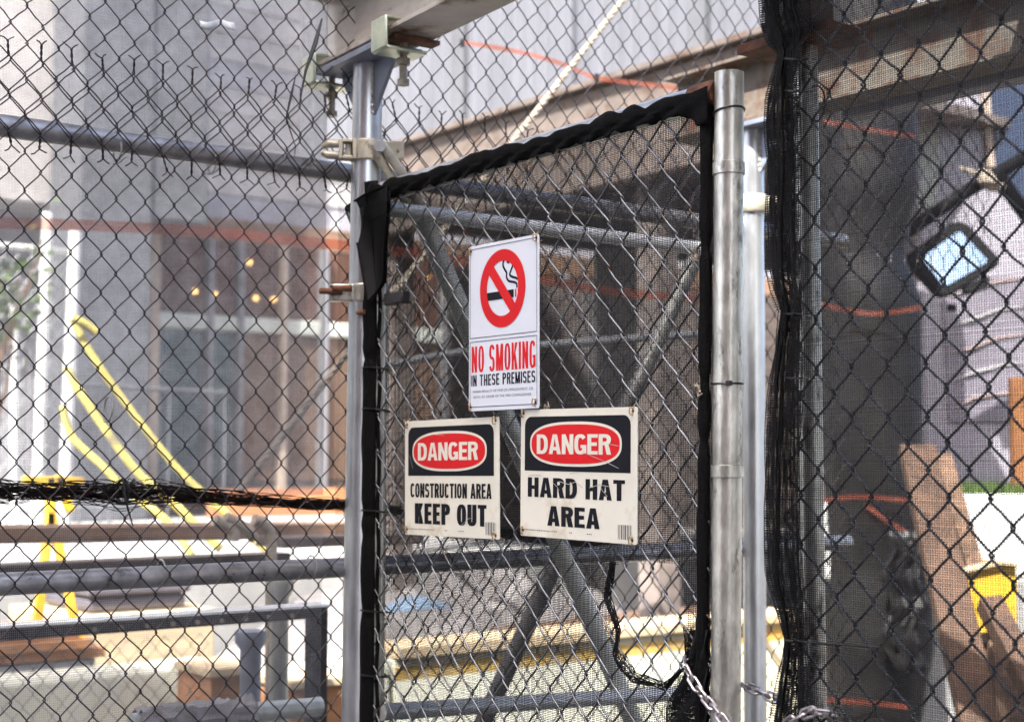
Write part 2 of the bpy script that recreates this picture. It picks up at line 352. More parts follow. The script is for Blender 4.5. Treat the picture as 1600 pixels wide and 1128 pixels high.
def text_mesh(body, bold=.0, shear=0.0):
    c = bpy.data.curves.new('lettering', 'FONT'); c.body = body; c.size = 1; c.offset = bold; c.fill_mode = 'FRONT'; c.resolution_u = 6; c.space_character = 1.06 + bold * 2
    ob = bpy.data.objects.new('lettering', c); COL.objects.link(ob)
    dg = bpy.context.evaluated_depsgraph_get(); ev = ob.evaluated_get(dg); me = ev.to_mesh()
    v = np.array([tuple(p.co) for p in me.vertices]); f = [tuple(p.vertices) for p in me.polygons]; ev.to_mesh_clear()
    bpy.data.objects.remove(ob); bpy.data.curves.remove(c); return v, f

def arcq(cx, cy, rx, ry, t, th, a0, a1, p=2.5, n=22):
    out = []; f = lambda v: math.copysign(abs(v) ** (2 / p), v)
    A = [math.radians(a0 + (a1 - a0) * i / n) for i in range(n + 1)]
    O = [(cx + rx * f(math.cos(a)), cy + ry * f(math.sin(a))) for a in A]; I = [(cx + (rx - t) * f(math.cos(a)), cy + (ry - th) * f(math.sin(a))) for a in A]
    return [[O[i], O[i + 1], I[i + 1], I[i]] for i in range(n)]
def glyph(c, w, h, t, th):
    rc = lambda x0, y0, x1, y1: [[(x0, y0), (x1, y0), (x1, y1), (x0, y1)]]
    L_ = rc(0, 0, t, h); P = []
    if c == 'A': return [[[(0, 0), (t * 1.04, 0), (w / 2 + .12 * t, h), (w / 2 - .58 * t, h)]], [[(w, 0), (w - t * 1.04, 0), (w / 2 - .12 * t, h), (w / 2 + .58 * t, h)]], rc(.2 * w, .19 * h, .8 * w, .19 * h + th)]
    if c == 'B': return [L_, rc(t, 0, w - .4 * w, th), rc(t, .49 * h - th / 2, .6 * w, .49 * h + th / 2), rc(t, h - th, .6 * w, h), arcq(.6 * w, .745 * h + th / 4, .38 * w, .255 * h + th / 4 - .0, t, th, -90, 90), arcq(.6 * w, .245 * h + th / 4, .4 * w, .245 * h + th / 4, t, th, -90, 90)]
    if c in 'CG':
        r = [arcq(w / 2, h / 2, w / 2, h / 2, t, th, 36, 324, 2.7, 40)]
        if c == 'G': r = [arcq(w / 2, h / 2, w / 2, h / 2, t, th, 36, 345, 2.7, 40), rc(w - t * .95, .04 * h, w, .47 * h), rc(.52 * w, .47 * h - th * .9, w - t * .95, .47 * h)]
        return r
    if c == 'D': return [L_, rc(t, 0, w - .62 * w, th), rc(t, h - th, .38 * w, h), arcq(.38 * w, h / 2, .62 * w, h / 2, t, th, -90, 90, 2.6, 30)]
    if c == 'E': return [L_, rc(t, 0, w, th), rc(t, h - th, w, h), rc(t, h / 2 - th / 2 + .01 * h, w * .93, h / 2 + th / 2 + .01 * h)]
    if c == 'F': return [L_, rc(t, h - th, w, h), rc(t, h / 2 - th / 2, w * .92, h / 2 + th / 2)]
    if c == 'H': return [L_, rc(w - t, 0, w, h), rc(t, h / 2 - th / 2, w - t, h / 2 + th / 2)]
    if c == 'I': return [L_]
    if c == 'K': return [L_, [[(t, .30 * h), (t, .30 * h + t * 1.2), (w - t * 1.15, h), (w, h)]], [[(w - t * 1.15, 0), (w + .04 * w, 0), (t + .42 * (w - t), .66 * h), (t + .10 * (w - t), .50 * h)]]]
    if c == 'L': return [L_, rc(t, 0, w, th)]
    if c == 'M': return [L_, rc(w - t, 0, w, h), [[(t * .2, h), (t * 1.15, h), (w / 2 + t * .42, 0), (w / 2 - t * .42, 0)]], [[(w - t * .2, h), (w - t * 1.15, h), (w / 2 - t * .42, 0), (w / 2 + t * .42, 0)]]]
    if c == 'N': return [L_, rc(w - t, 0, w, h), [[(t * .1, h), (t * .98, h), (w - t * .1, 0), (w - t * .98, 0)]]]
    if c == 'O': return [arcq(w / 2, h / 2, w / 2, h / 2, t, th, 0, 360, 2.7, 48)]
    if c in 'PR':
        b = .46 * h; rx = .55 * w
        r = [L_, rc(t, h - th, w - rx, h), rc(t, b, w - rx, b + th), arcq(w - rx, (h + b) / 2, rx, (h - b) / 2, t, th, -90, 90, 2.5)]
        if c == 'R': r.append([[(w - t * 1.02, 0), (w + .03 * w, 0), (w * .80, b + th * .4), (w * .80 - t, b + th * .4)]])
        return r
    if c == 'S':
        r_ = (h + th) / 4; return [arcq(w / 2, h - r_, w / 2, r_, t, th, 18, 270, 2.4, 34), arcq(w / 2, r_, w / 2, r_, t, th, 90, -162, 2.4, 34)]
    if c == 'T': return [rc(w / 2 - t / 2, 0, w / 2 + t / 2, h), rc(0, h - th, w, h)]
    if c == 'U': return [rc(0, .3 * h, t, h), rc(w - t, .3 * h, w, h), arcq(w / 2, .3 * h, w / 2, .3 * h, t, th, 180, 360, 2.5)]
    if c == 'Y': return [rc(w / 2 - t / 2, 0, w / 2 + t / 2, .45 * h), [[(w / 2 - t / 2, .4 * h), (w / 2 + t * .3, .42 * h), (t, h), (0, h)]], [[(w / 2 + t / 2, .4 * h), (w / 2 - t * .3, .42 * h), (w - t, h), (w, h)]]]
    if c == ',': return [[[(0, 0), (t, 0), (t, th), (0, th)]], [[(t * .4, 0), (t, 0), (t * .3, -th), (0, -th)]]]
    return []
GW = {'I': 0, 'M': 1.28, 'T': .95, 'E': .86, 'F': .82, 'L': .82, 'A': 1.08, 'O': 1.03, 'G': 1.03, 'K': 1.02, ' ': .5, ',': .0}
def copy_tree(o, parent=None):
    c = o.copy(); COL.objects.link(c); c.parent = parent
    for ch in list(o.children): copy_tree(ch, c)
    return c
def vtube(p_top, p_bot, r, z0, n=18):       # near-vertical tube through two points, carried down to z0
    d = (p_bot - p_top) / (p_bot[2] - p_top[2]); return [p_top, p_top + d * (z0 - p_top[2])]

# ================================================================== SETTING
ground = MB().box((-400, -400, -.3), (400, 400, 0)); tag(ground.build('ground', ASPHALT, smooth=False), kind='structure')
PZ = 1.05
plat = MB().box((-30, -7, 0.004), (-5.0, 40, PZ)); tag(plat.build('raised_platform', CONCRETE, bevel=.02), kind='structure')

# unseen building added behind the camera to keep the sun off the gate
lim = EYE + FH * 3.7; lim[2] = 2.05; HB = 22.0
dist = (HB - lim[2]) / math.tan(SUN_EL)
edge = lim + SUN_H * dist; side = np.cross(EZ, SUN_H)
bb = thing('sun_blocker_building', 'tall brick sun blocker added unseen behind the camera', 'building', (edge[0], edge[1], 0))
MB().obox((edge[0] + SUN_H[0] * 6, edge[1] + SUN_H[1] * 6, HB / 2), SUN_H * 6, side * 9, EZ * HB / 2).build('wall', BRICKRED, bb)
for k in range(6):
    for j in range(5):
        c = edge + side * (j - 2) * 3.6 + EZ * (2.6 + k * 3.4 - edge[2])
        MB().obox(c - SUN_H * .02, SUN_H * .06, side * .8, EZ * 1.0).build('window', WINDSHIELD, bb)

# ================================================================== FAR BUILDINGS (left)
D1 = -12.0
sf = thing('shop_building', 'shopfront with brown interior, tan mullions and warm lit bulbs behind the left fence', 'building', tuple(onX(400, 780, D1) * V3(1, 1, 0) + V3(0, 0, PZ)))
def pY(px, py, x): return onX(px, py, x)
yL, yR = pY(238, 500, D1)[1], pY(1250, 500, D1)[1]
zRib = pY(300, 372, D1)[2]
MB().box((D1 - 3.0, yL - .3, PZ), (D1 - 2.9, yR + 2, zRib)).build('back_wall', BRICKBROWN, sf)
MB().box((D1 - 3.0, yL - .4, zRib + .003), (D1, yR + 2, zRib + .25)).build('header', WOODBROWN, sf)
zs0, zs1 = pY(400, 520, D1)[2], pY(400, 497, D1)[2]
MB().box((D1 - .25, yL, zs0), (D1 + .06, yR + 2, zs1)).build('sill_band', TRIMPALE, sf, bevel=.02)
MB().box((D1 - .12, yL, PZ), (D1 - .02, yR + 2, PZ + .35)).build('kick_panel', WOODDARK, sf)
mul = [238, 325, 372, 440, 502, 590, 690, 780, 880, 990, 1100]
for i, px in enumerate(mul):
    y = pY(px, 500, D1)[1]; w = .07 if px not in (502, 238) else .10
    MB().box((D1 - .06, y - w / 2, PZ), (D1 + .09, y + w / 2, zRib)).build('mullion', MULLION if px in (238, 440) else MULLGREY, sf, bevel=.01)
    if i < len(mul) - 1:
        y2 = pY(mul[i + 1], 500, D1)[1]
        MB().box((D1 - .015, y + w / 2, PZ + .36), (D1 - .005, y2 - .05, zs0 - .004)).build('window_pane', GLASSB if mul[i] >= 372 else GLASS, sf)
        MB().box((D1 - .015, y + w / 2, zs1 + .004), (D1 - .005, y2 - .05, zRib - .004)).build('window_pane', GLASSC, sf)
for (px, py) in ((390, 410), (305, 455), (336, 460), (400, 466), (428, 468), (530, 386), (540, 412), (650, 420), (668, 432)):
    p = pY(px, py, D1 - 1.2); t = np.linspace(0, math.pi, 6)
    MB().tube([p + EZ * .032 * math.cos(a) for a in t], [max(.004, .032 * math.sin(a)) for a in t], 10).build('light_bulb', BULB, sf)
for (x0, y0, x1, y1, mm, dd) in ((385, 700, 490, 765, PLATE, .9), (265, 545, 375, 620, GREYTARP, 1.2), (395, 620, 520, 700, LUMBER, 1.6), (300, 430, 330, 490, PLATE, 1.5), (415, 440, 428, 490, BLUETARP, 1.4),
                                (520, 640, 560, 760, CONCRETE, 1.0), (600, 540, 700, 640, GREYTARP, 1.2), (345, 560, 385, 650, TRIMPALE, 1.7)):
    a, b = pY(x0, y1, D1 - dd), pY(x1, y0, D1 - dd); MB().box((D1 - dd - .5, a[1], max(PZ, a[2])), (D1 - dd, b[1], b[2])).build('shop_fitting', mm, sf, bevel=.03)

led = MB(); a, b = pY(250, 772, -11.2), pY(1100, 755, -11.2)
led.box((-11.3, pY(330, 770, -11.2)[1], PZ), (-11.2, b[1] + 1, pY(450, 764, -11.2)[2]))
tag(led.build('timber_ledge', ORANGEWOOD, bevel=.01), 'low orange timber ledge at the foot of the shopfront', 'ledge')

# upper wall with horizontal siding boards, grey pier and cladding
up = thing('pale_building', 'pale building wall with horizontal siding above the shopfront', 'building', (D1, yL, PZ))
zTop = 13.0
MB().box((D1 - 3, -14, zRib + .26), (D1 - .3, yR + 4, zTop)).build('wall', WALLWARM, up)
zb = zRib + .27
bm0 = None
for k in range(20):
    z = zb + k * .30; y0 = pY(330, 200, D1)[1]
    b_ = MB().add([(D1 - .3, y0, z), (D1 - .265, y0, z), (D1 - .285, y0, z + .295), (D1 - .3, y0, z + .295), (D1 - .3, yR + 3, z), (D1 - .265, yR + 3, z), (D1 - .285, yR + 3, z + .295), (D1 - .3, yR + 3, z + .295)],
                  [(0, 1, 2, 3), (4, 7, 6, 5), (0, 4, 5, 1), (1, 5, 6, 2), (2, 6, 7, 3), (3, 7, 4, 0)])
    b_.build('siding_board', WALLWARM if k % 5 else WALLPALE, up, smooth=False)
gp = thing('grey_pier', 'broad grey cladding pier rising beside the pale siding', 'pier', (-11, pY(200, 700, -11)[1], PZ))
MB().box((-11.8, pY(121, 500, -11)[1], PZ), (-11, pY(236, 500, -11)[1], zTop)).build('pier_shaft', WALLGREY, gp, bevel=.02)
MB().box((-11.8, pY(236, 300, -11)[1] + .004, pY(280, 345, -11)[2]), (-11.03, pY(328, 300, -11)[1], zTop)).build('cladding_panel', WALLGREY, gp, bevel=.02)
lw = thing('lilac_building', 'pale lilac building at the far left with vertical seams', 'building', (-13, pY(0, 700, -13)[1], PZ))
yA, yB = pY(-260, 400, -13)[1], pY(123, 400, -13)[1]
nP = 9
for k in range(nP):
    ya, yb = yA + (yB - yA) * k / nP, yA + (yB - yA) * (k + 1) / nP
    MB().box((-13.4, ya + .006, PZ), (-13.0 + .02 * (k % 2), yb - .006, zTop)).build('wall_panel', WALLPALE, lw, bevel=.01)

# far lattice fence, white poles, railing
lf = thing('far_mesh_fence', 'white weathered mesh fence panel far behind the left fence', 'fence', tuple(onX(60, 760, -8) * V3(1, 1, 0) + V3(0, 0, PZ)))
ya, yb = pY(-60, 600, -8)[1], pY(115, 600, -8)[1]
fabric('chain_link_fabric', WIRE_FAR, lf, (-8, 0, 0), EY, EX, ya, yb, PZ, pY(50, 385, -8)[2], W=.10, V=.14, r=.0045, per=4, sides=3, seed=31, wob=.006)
MB().tube([V3(-8, ya, pY(50, 388, -8)[2]), V3(-8, yb, pY(50, 388, -8)[2])], .022, 8).build('top_rail', WHITEPAINT, lf)
for (px, top, r, lab) in ((75, 332, .040, 'bright white pole nearest the left edge of the photo'), (118, 362, .045, 'white pole with yellow straps tied to it'), (22, 470, .03, 'thin white pole in front of the far mesh panel')):
    p = onX(px, top, -7.9); q = onX(px - (top != 470) * 14, 700, -7.9)
    tag(MB().tube(vtube(p, q, r, PZ), r, 12).build('white_pole', WHITEPAINT), lab, 'pole', 'white poles by the far mesh panel')
rl = thing('grey_railing', 'thin grey railing standing before the shopfront', 'railing', tuple(onX(220, 760, -9.5) * V3(1, 1, 0) + V3(0, 0, PZ)))
MB().tube([onX(100, 600, -9.5), onX(352, 613, -9.5)], .018, 8).build('top_rail', WALLGREY, rl)
for px in (128, 160, 175, 208, 265, 352):
    p = onX(px, 606, -9.5); MB().tube([V3(p[0], p[1], PZ), p], .013, 8).build('baluster', WALLGREY, rl)

# yellow straps
def ribbon(mb, pts, w, ax, t=.003, sub=8):
    P = np.array(pts, float); out = []
    for i in range(len(P) - 1):
        p0, p1, p2, p3 = P[max(0, i - 1)], P[i], P[i + 1], P[min(len(P) - 1, i + 2)]
        for k in range(sub):
            s = k / sub; out.append(.5 * ((2 * p1) + (-p0 + p2) * s + (2 * p0 - 5 * p1 + 4 * p2 - p3) * s * s + (-p0 + 3 * p1 - 3 * p2 + p3) * s ** 3))
    out.append(P[-1]); Q = np.array(out); T = np.gradient(Q, axis=0); g = []
    for i in range(len(Q)):
        s = nrm(np.cross(nrm(T[i]), ax)); tw = .15 * math.sin(i * .5)
        s2 = nrm(s + ax * tw); g.append([Q[i] - s2 * w / 2, Q[i] + s2 * w / 2])
    mb.grid(g); return mb
SX = -2.2
for i, (pts, w, lab) in enumerate((
        ([(112, 498), (150, 565), (215, 655), (280, 735), (345, 795), (430, 872)], .026, 'longest yellow strap, the upper one, sagging from the white pole to the planks'),
        ([(104, 575), (122, 608), (165, 672), (215, 738), (262, 778), (345, 858)], .029, 'middle yellow strap hanging from the white pole'),
        ([(98, 635), (112, 682), (158, 726), (200, 768), (262, 815), (300, 868)], .026, 'lowest yellow strap sagging towards the planks'))):
    o = ribbon(MB(), [onX(px, py, SX - .25 * (1 - k / 5)) for k, (px, py) in enumerate(pts)], w, EX).build('yellow_strap', YELLOW, solid=.006)
    tag(o, lab, 'strap', 'yellow straps behind the left fence')
tag(ribbon(MB(), [onX(113, 497, SX - .2), onX(130, 505, SX - .2), onX(152, 520, SX - .2)], .03, EX).build('yellow_strap', YELLOW, solid=.006), 'short yellow strap end sticking out at the top of the longest strap', 'strap', 'yellow straps behind the left fence')
ys = thing('yellow_trestle', 'yellow steel trestle legs behind the lower left planks', 'trestle', tuple(onX(75, 960, -2.6) * V3(1, 1, 0)))
for a, b in (((78, 800), (58, 975)), ((80, 800), (118, 975)), ((78, 745), (78, 830)), ((90, 742), (110, 800)), ((35, 750), (130, 752))):
    MB().bar(onX(*a, -2.6), onX(*b, -2.6), .03, .03, EX).build('trestle_bar', YELLOWPAINT, ys, bevel=.004)
for px in (58, 118):
    q = onX(px, 975, -2.6); MB().bar(q, V3(q[0], q[1] + (px - 88) * .003, 0), .05, .04, EX).build('leg', YELLOWPAINT, ys, bevel=.004)

# ================================================================== MIDDLE GROUND (left): planks, frames, pipes
def ybar(name, label, cat, m, x, pL, pR, hpx, depth, zoff=0, bevel=.004, ext=.6, group=None):
    """a bar running along the fence direction, seen between two pixel points; hpx = (top,bottom) at left"""
    a, b = onX(*pL, x), onX(*pR, x); d = nrm(b - a); a = a - d * ext
    h = onX(pL[0], hpx[0], x)[2] - onX(pL[0], hpx[1], x)[2]
    o = MB().bar(a, b, depth, h).build(name, m, bevel=bevel); return tag(o, label, cat, group), a, b
ybar('wood_plank', 'long brown plank laid level under the black net roll', 'plank', WOODBROWN, -1.5, (0, 834), (560, 826), (822, 846), .24)
ybar('wood_plank', 'short grey plank lying across the end of the long brown plank', 'plank', WOODDARK, -1.3, (420, 846), (640, 840), (838, 854), .16, ext=0)
ybar('timber_beam', 'dark square timber beam just above the shiny fence rail', 'beam', WOODDARK, -1.7, (0, 893), (440, 872), (882, 905), .12)
for px in (-200, 568):
    a = onX(px, 850, -1.6); tag(MB().box((-1.66, a[1] - .04, 0), (-1.58, a[1] + .04, a[2] - .02)).build('timber_post', WOODDARK, bevel=.004), 'dark timber post under the planks, %s' % {-200: 'at the far left end', 568: 'at their right end'}[px], 'post', 'posts under the planks')
fr = thing('steel_bench', 'black angle steel bench frame standing low behind the left fence', 'bench frame', tuple(onX(505, 1100, -.9) * V3(1, 1, 0)))
a, b = onX(-60, 980, -.9), onX(512, 944, -.9); zt = onX(250, 960, -.9)[2]
ya, yb = a[1], onX(512, 1000, -.9)[1]
MB().box((-.96, ya, zt - .006), (-.88, yb, zt)).build('angle_top', BRIGHT, fr, bevel=.001)
MB().box((-.886, ya, zt - .034), (-.88, yb - .012, zt - .0065)).build('angle_web', DARKSTEEL, fr, bevel=.001)
for yy in (yb - .03, ya + .03):
    MB().box((-.925, yy - .025, 0), (-.89, yy + .025, zt - .0062)).build('leg', DARKSTEEL, fr, bevel=.002)
for k, yy in enumerate(np.linspace(ya + .3, yb - .12, 9)):
    MB().tube([V3(-.8795, yy, zt - .022), V3(-.874, yy, zt - .022)], .006, 8).build('bolt_head', BOLT, fr)
for (px, top, x, r, m, lab) in ((392, 985, -1.1, .028, PLATE, 'stout blue grey standpipe with flared top below the planks'), (437, 905, -1.15, .026, GALV_DULL, 'grey pipe standing close to the bent tan pipe')):
    p = onX(px, top, x); mb = MB().tube([V3(p[0], p[1], 0), p - EZ * .05, p - EZ * .03, p], [r, r, r * 1.5, r * 1.55], 14)
    tag(mb.build('standpipe', m), lab, 'pipe', 'upright pipes behind the left fence')
for (pts, lab) in (([(424, 1128), (424, 850), (421, 828), (410, 815), (396, 812)], 'tallest bent tan pipe hooking over the plank'), ([(365, 845), (366, 832), (358, 822), (335, 812)], 'short bent grey pipe on the plank, left of the tallest one'), ([(398, 842), (390, 830), (372, 818), (352, 808)], 'bent grey pipe on the plank between the other bends')):
    P = [onX(px, py, -1.2) for px, py in pts]
    if pts[0][1] == 1128: P[0] = V3(P[0][0], P[0][1], 0)
    tag(MB().tube(P, .016, 10).build('bent_pipe', ROPE), lab, 'pipe', 'bent pipes at the plank end')
tag(MB().tube([onX(205, 1130, -.5), onX(500, 1103, -.5)], .022, 16).build('bundle_pipe', GALV_DULL), 'grey pipe lying low at the bottom left, wrapped with plastic', 'pipe')
g = []
pa, pb = onX(215, 1129, -.5), onX(395, 1112, -.5); fnz = smooth_noise(77, 8, .014, 8, 60)
for i in range(30):
    c = pa + (pb - pa) * i / 29
    g.append([c + (EX * math.cos(t) + EZ * math.sin(t)) * (.030 + .9 * fnz(i * .12, t) + .006 * math.sin(t * 3 + i)) for t in np.linspace(-.6, 3.8, 16)])
tag(MB().grid(g).build('plastic_wrap', GREYTARP, solid=.002), 'crumpled blue grey plastic sheet draped over the low pipe', 'plastic sheet')
tb = thing('toolbox', 'grey violet steel toolbox on the platform behind the fence rails', 'toolbox', tuple(onX(215, 955, -3.0)))
a, b = onX(138, 958, -3.0), onX(292, 924, -3.0)
MB().box((-3.5, a[1], a[2]), (-3.0, b[1], b[2])).build('box_body', TOOLBOX, tb, bevel=.02)
MB().box((-3.52, a[1] - .01, b[2] + .002), (-2.98, b[1] + .01, b[2] + .035)).build('lid', TOOLBOX, tb, bevel=.01)
tag(MB().box((-3.6, a[1] - .1, 0), (-2.95, b[1] + .1, a[2] - .003)).build('crate', WOODPALE, bevel=.01), 'pale timber crate carrying the grey violet toolbox', 'crate')
# stacked boards
st = [onX(-80, 1030, -2.55), onX(165, 1030, -2.55)]
for k in range(3):
    z = onX(60, 1034 - 16 * k, -2.55)[2]
    tag(MB().box((-2.9 - .02 * k, st[0][1], z), (-2.55 + .015 * (k % 2), st[1][1] - .05 * k, z + .034)).build('stacked_board', WOODORANGE, bevel=.003),
        'orange brown board, %s of the stack on the left barrier' % ('bottom one', 'middle one', 'top one')[k], 'board', 'orange boards stacked at the lower left')
tag(MB().box((-2.92, st[0][1], 0), (-2.56, st[1][1] - .03, onX(60, 1034, -2.55)[2] - .002)).build('block_support', CONCRETE, bevel=.01), 'concrete block carrying the stacked orange boards', 'block')
for (x0, y0, x1, y1, lab) in ((328, 1038, 402, 1150, 'plywood box on the ground between barrier and standpipe'), (455, 1055, 548, 1150, 'plywood box beside the leg of the black bench frame')):
    a, b = onX(x0, y1, -1.9), onX(x1, y0, -1.9)
    bx = thing('plywood_box', lab, 'box', (a[0], a[1], 0), 'plywood boxes at the barrier')
    MB().box((-2.15, a[1], 0), (-1.9, b[1], b[2] - .03)).build('box_body', WOODORANGE, bx, bevel=.004)
    MB().box((-2.16, a[1] - .01, b[2] - .028), (-1.89, b[1] + .01, b[2])).build('lid', WOODPALE, bx, bevel=.004)

# jersey barriers
def jersey(y0, y1, x, zt, label, stripe):
    t = thing('concrete_barrier', label, 'barrier', (x, y0, 0), 'concrete barriers in a row behind the fence')
    prof = [(-.30, 0), (.30, 0), (.30, .08), (.16, .30), (.09, zt - .02), (.07, zt), (-.07, zt), (-.09, zt - .02), (-.16, .30), (-.30, .08)]
    MB().prism([(p[0], p[1]) for p in prof], (x, y0 + .01, 0), EX, EZ, EY, (y1 - y0) - .02).build('barrier_body', BARRIER, t, bevel=.008)
    if stripe:
        MB().box((x + .085, y0 + .012, zt - .085), (x + .098, y1 - .012, zt - .030)).build('yellow_stripe', TANSTRIPE, t, bevel=.003)
        MB().box((x - .12, y0 + .012, zt + .001), (x + .12, y1 - .012, zt + .045)).build('timber_cap', WOODPALE, t, bevel=.004)
    return t
JX = -2.35
yj = [onX(-260, 1050, JX)[1], onX(330, 1040, JX)[1] - .004, onX(590, 1040, JX)[1], onX(1230, 1010, JX)[1]]
zj = onX(150, 1043, JX)[2]; zj2 = onX(800, 1018, JX)[2]
jersey(yj[0], yj[1], JX, zj, 'cream concrete barrier at the lower left', False)
jersey(yj[1] + .006, yj[2], JX, zj - .05, 'cream concrete barrier left of the gate post, behind the plywood boxes', False)
jersey(yj[2] + .006, yj[3], JX, zj2 + .03, 'cream concrete barrier with yellow edge and timber cap seen through the gate', True)
# second, far chain link fence in front of the barriers at the lower left
ff = thing('low_mesh_fence', 'thin mesh fence in front of the cream barriers, seen at lower left', 'fence', (-1.95, onX(100, 1050, -1.95)[1], 0))
fabric('chain_link_fabric', WIRE_GREY, ff, (-1.8, 0, 0), EY, EX, onX(-150, 1050, -1.8)[1], onX(335, 1050, -1.8)[1], .02, onX(150, 985, -1.8)[2], W=.058, V=.07, r=.0013, per=4, sides=3, seed=41)

# tarp heap behind the gate, blue sheet
def heap(name, label, m, c, rx, ry, h, seed, kind=None, cat='heap'):
    f = smooth_noise(seed, 9, .35, 1, 9); g = []
    for i in range(26):
        row = []
        for j in range(30):
            u, v = i / 25 * 2 - 1, j / 29 * 2 - 1; rr = min(1, math.hypot(u, v))
            z = h * max(0, (1 - rr ** 2.2)) * (1 + f(u * 3, v * 3)) + .03 * f(u * 9, v * 9)
            row.append(c + V3(u * rx, v * ry, max(0, z)))
        g.append(row)
    return tag(MB().grid(g).build(name, m, solid=.004), label, cat)
p = onX(760, 990, -3.6); heap('tarp_heap', 'grey dusty tarp thrown over a heap seen through the gate bottom', GREYTARP, V3(-3.9, p[1], 0), 1.0, 2.3, onX(760, 915, -3.9)[2], 5, cat='tarp')
p = onX(640, 960, -3.3); heap('blue_sheet', 'small blue plastic sheet on the grey tarp', BLUETARP, V3(-3.35, onX(648, 940, -3.35)[1], onX(648, 950, -3.35)[2]),   .10, .17, .05, 8, cat='plastic sheet')
p = onX(1000, 990, -3.3); tag(MB().box((-3.6, p[1] - .9, 0), (-3.3, p[1] + .8, onX(1000, 965, -3.3)[2])).build('timber_stack', LUMBER, bevel=.01), 'pinkish timber block beyond the torn net hole', 'timber')

# ================================================================== OVERHEAD SHED BEYOND THE GATE
FY = 3.2; zf = onY(900, 147, FY)[2]
sh = thing('sidewalk_shed', 'brown timber sidewalk shed behind the gate with corrugated parapet', 'shed', (0, FY, 0))
xa, xb = onY(560, 200, FY)[0], onY(1212, 60, FY)[0] - 1.5
MB().box((xa, FY, zf - .5), (xb + 1.5, FY + .09, zf)).build('fascia_beam', BEAMBROWN, sh, bevel=.01)
MB().box((xa - .03, FY - .05, zf + .004), (xb + 1.5, FY + .12, zf + .03)).build('flange', BEAMBROWN, sh)
for q, x0 in enumerate(np.arange(xa - .85, xb + 1.4, .95)):
    prof = []; x = x0 + .065
    while x < x0 + .88:
        prof += [(x, .0), (x + .05, .0), (x + .062, .022), (x + .112, .022), (x + .124, 0)]; x += .124
    poly = prof + [(a_, b_ + .004) for a_, b_ in prof[::-1]]
    MB().prism(poly, (0, FY + .03, zf + .032), EX, EY, EZ, 2.6).build('parapet_panel', CORR, sh, smooth=False)
for k, x in enumerate(np.arange(xa + .1, xb + 1.4, .95)):
    MB().box((x - .06, FY + .0, zf + .034), (x + .06, FY + .105, zf + 2.6)).build('parapet_post', WALLGREY if k % 2 else CORR, sh, bevel=.004)
n_pl = 26
for k in range(n_pl):                                  # deck planks
    y0 = FY + .12 + k * .235
    MB().box((xa, y0, zf - .18 + .004 * (k % 3)), (xb + 1.5, y0 + .225, zf - .13 + .004 * (k % 3))).build('deck_plank', BROWNSHED, sh)
for x in np.arange(xa + .15, xb, 1.1):
    MB().box((x - .05, FY + .11, zf - .42), (x + .05, FY + 6.2, zf - .185)).build('joist', BROWNSHED, sh)
for x in (xa + .2, xa + 2.5):
    MB().box((x - .07, FY + .1, 0), (x + .07, FY + .24, zf - .43)).build('shed_post', BROWNSHED, sh)
bw = thing('hoarding', 'dark brown timber hoarding under the sidewalk shed beyond the gate', 'hoarding', (0, FY + 5, 0))
xw0, xw1 = xa - .5, xb + 1.4
for k in range(int((xw1 - xw0) / .6)):
    MB().box((xw0 + k * .6 + .006, FY + 5.6, 0), (xw0 + (k + 1) * .6 - .006, FY + 5.64, zf - .45)).build('hoarding_panel', (BROWNSHED, WOODDARK, GREYTARP, BROWNSHED)[k % 4], bw)

hx = -6.2; y0_, y1_ = onX(705, 500, hx)[1], onX(1235, 500, hx)[1]
for k in range(int((y1_ - y0_) / .62) + 1):
    MB().box((hx - .03 - .02 * (k % 2), y0_ + k * .62 + .006, PZ), (hx - .02 * (k % 2), y0_ + (k + 1) * .62 - .006, zf - .46)).build('hoarding_panel', (WOODDARK, BROWNSHED, GREYTARP, BROWNSHED, WOODDARK)[k % 5], bw)
pc = onD(965, 700, 10.0)
tag(MB().obox(V3(pc[0], pc[1], (zf - .43) / 2), RIGHT * .15, FH * .15, EZ * (zf - .43) / 2).build('concrete_column', CONCRETE, bevel=.012), 'pale concrete column in the dark behind the gate, right of the signs', 'column')
tag(MB().tube([onD(560, 578, 7.1), onD(735, 548, 6.6), onD(1120, 520, 5.9)], .018, 10).build('guard_rail', WALLGREY), 'pale level guard rail behind the gate at the height of the no smoking sign', 'rail')
# ================================================================== STEEL POSTS, BEAMS
def iprof(h, w, tf, tw): return [(-w / 2, 0), (w / 2, 0), (w / 2, tf), (tw / 2, tf), (tw / 2, h - tf), (w / 2, h - tf), (w / 2, h), (-w / 2, h), (-w / 2, h - tf), (-tw / 2, h - tf), (-tw / 2, tf), (-w / 2, tf)]
TOPA = onD(575, 103, 2.95); zcap = TOPA[2] + .006
AX = np.array([TOPA[0], TOPA[1], 0])
th = math.radians(-4.5); BD = V3(math.cos(th), math.sin(th), 0); BN = V3(-BD[1], BD[0], 0)
bm_ = thing('steel_beam', 'pale painted steel beam bolted on the left post, overhead at the top', 'beam', (AX[0], AX[1], zcap + .012))
MB().prism(iprof(.165, .105, .009, .008), AX + EZ * (zcap + .0125) - BD * .185, BN, EZ, BD, 3.3).build('beam_body', BEAMPAINT, bm_, bevel=.0015)

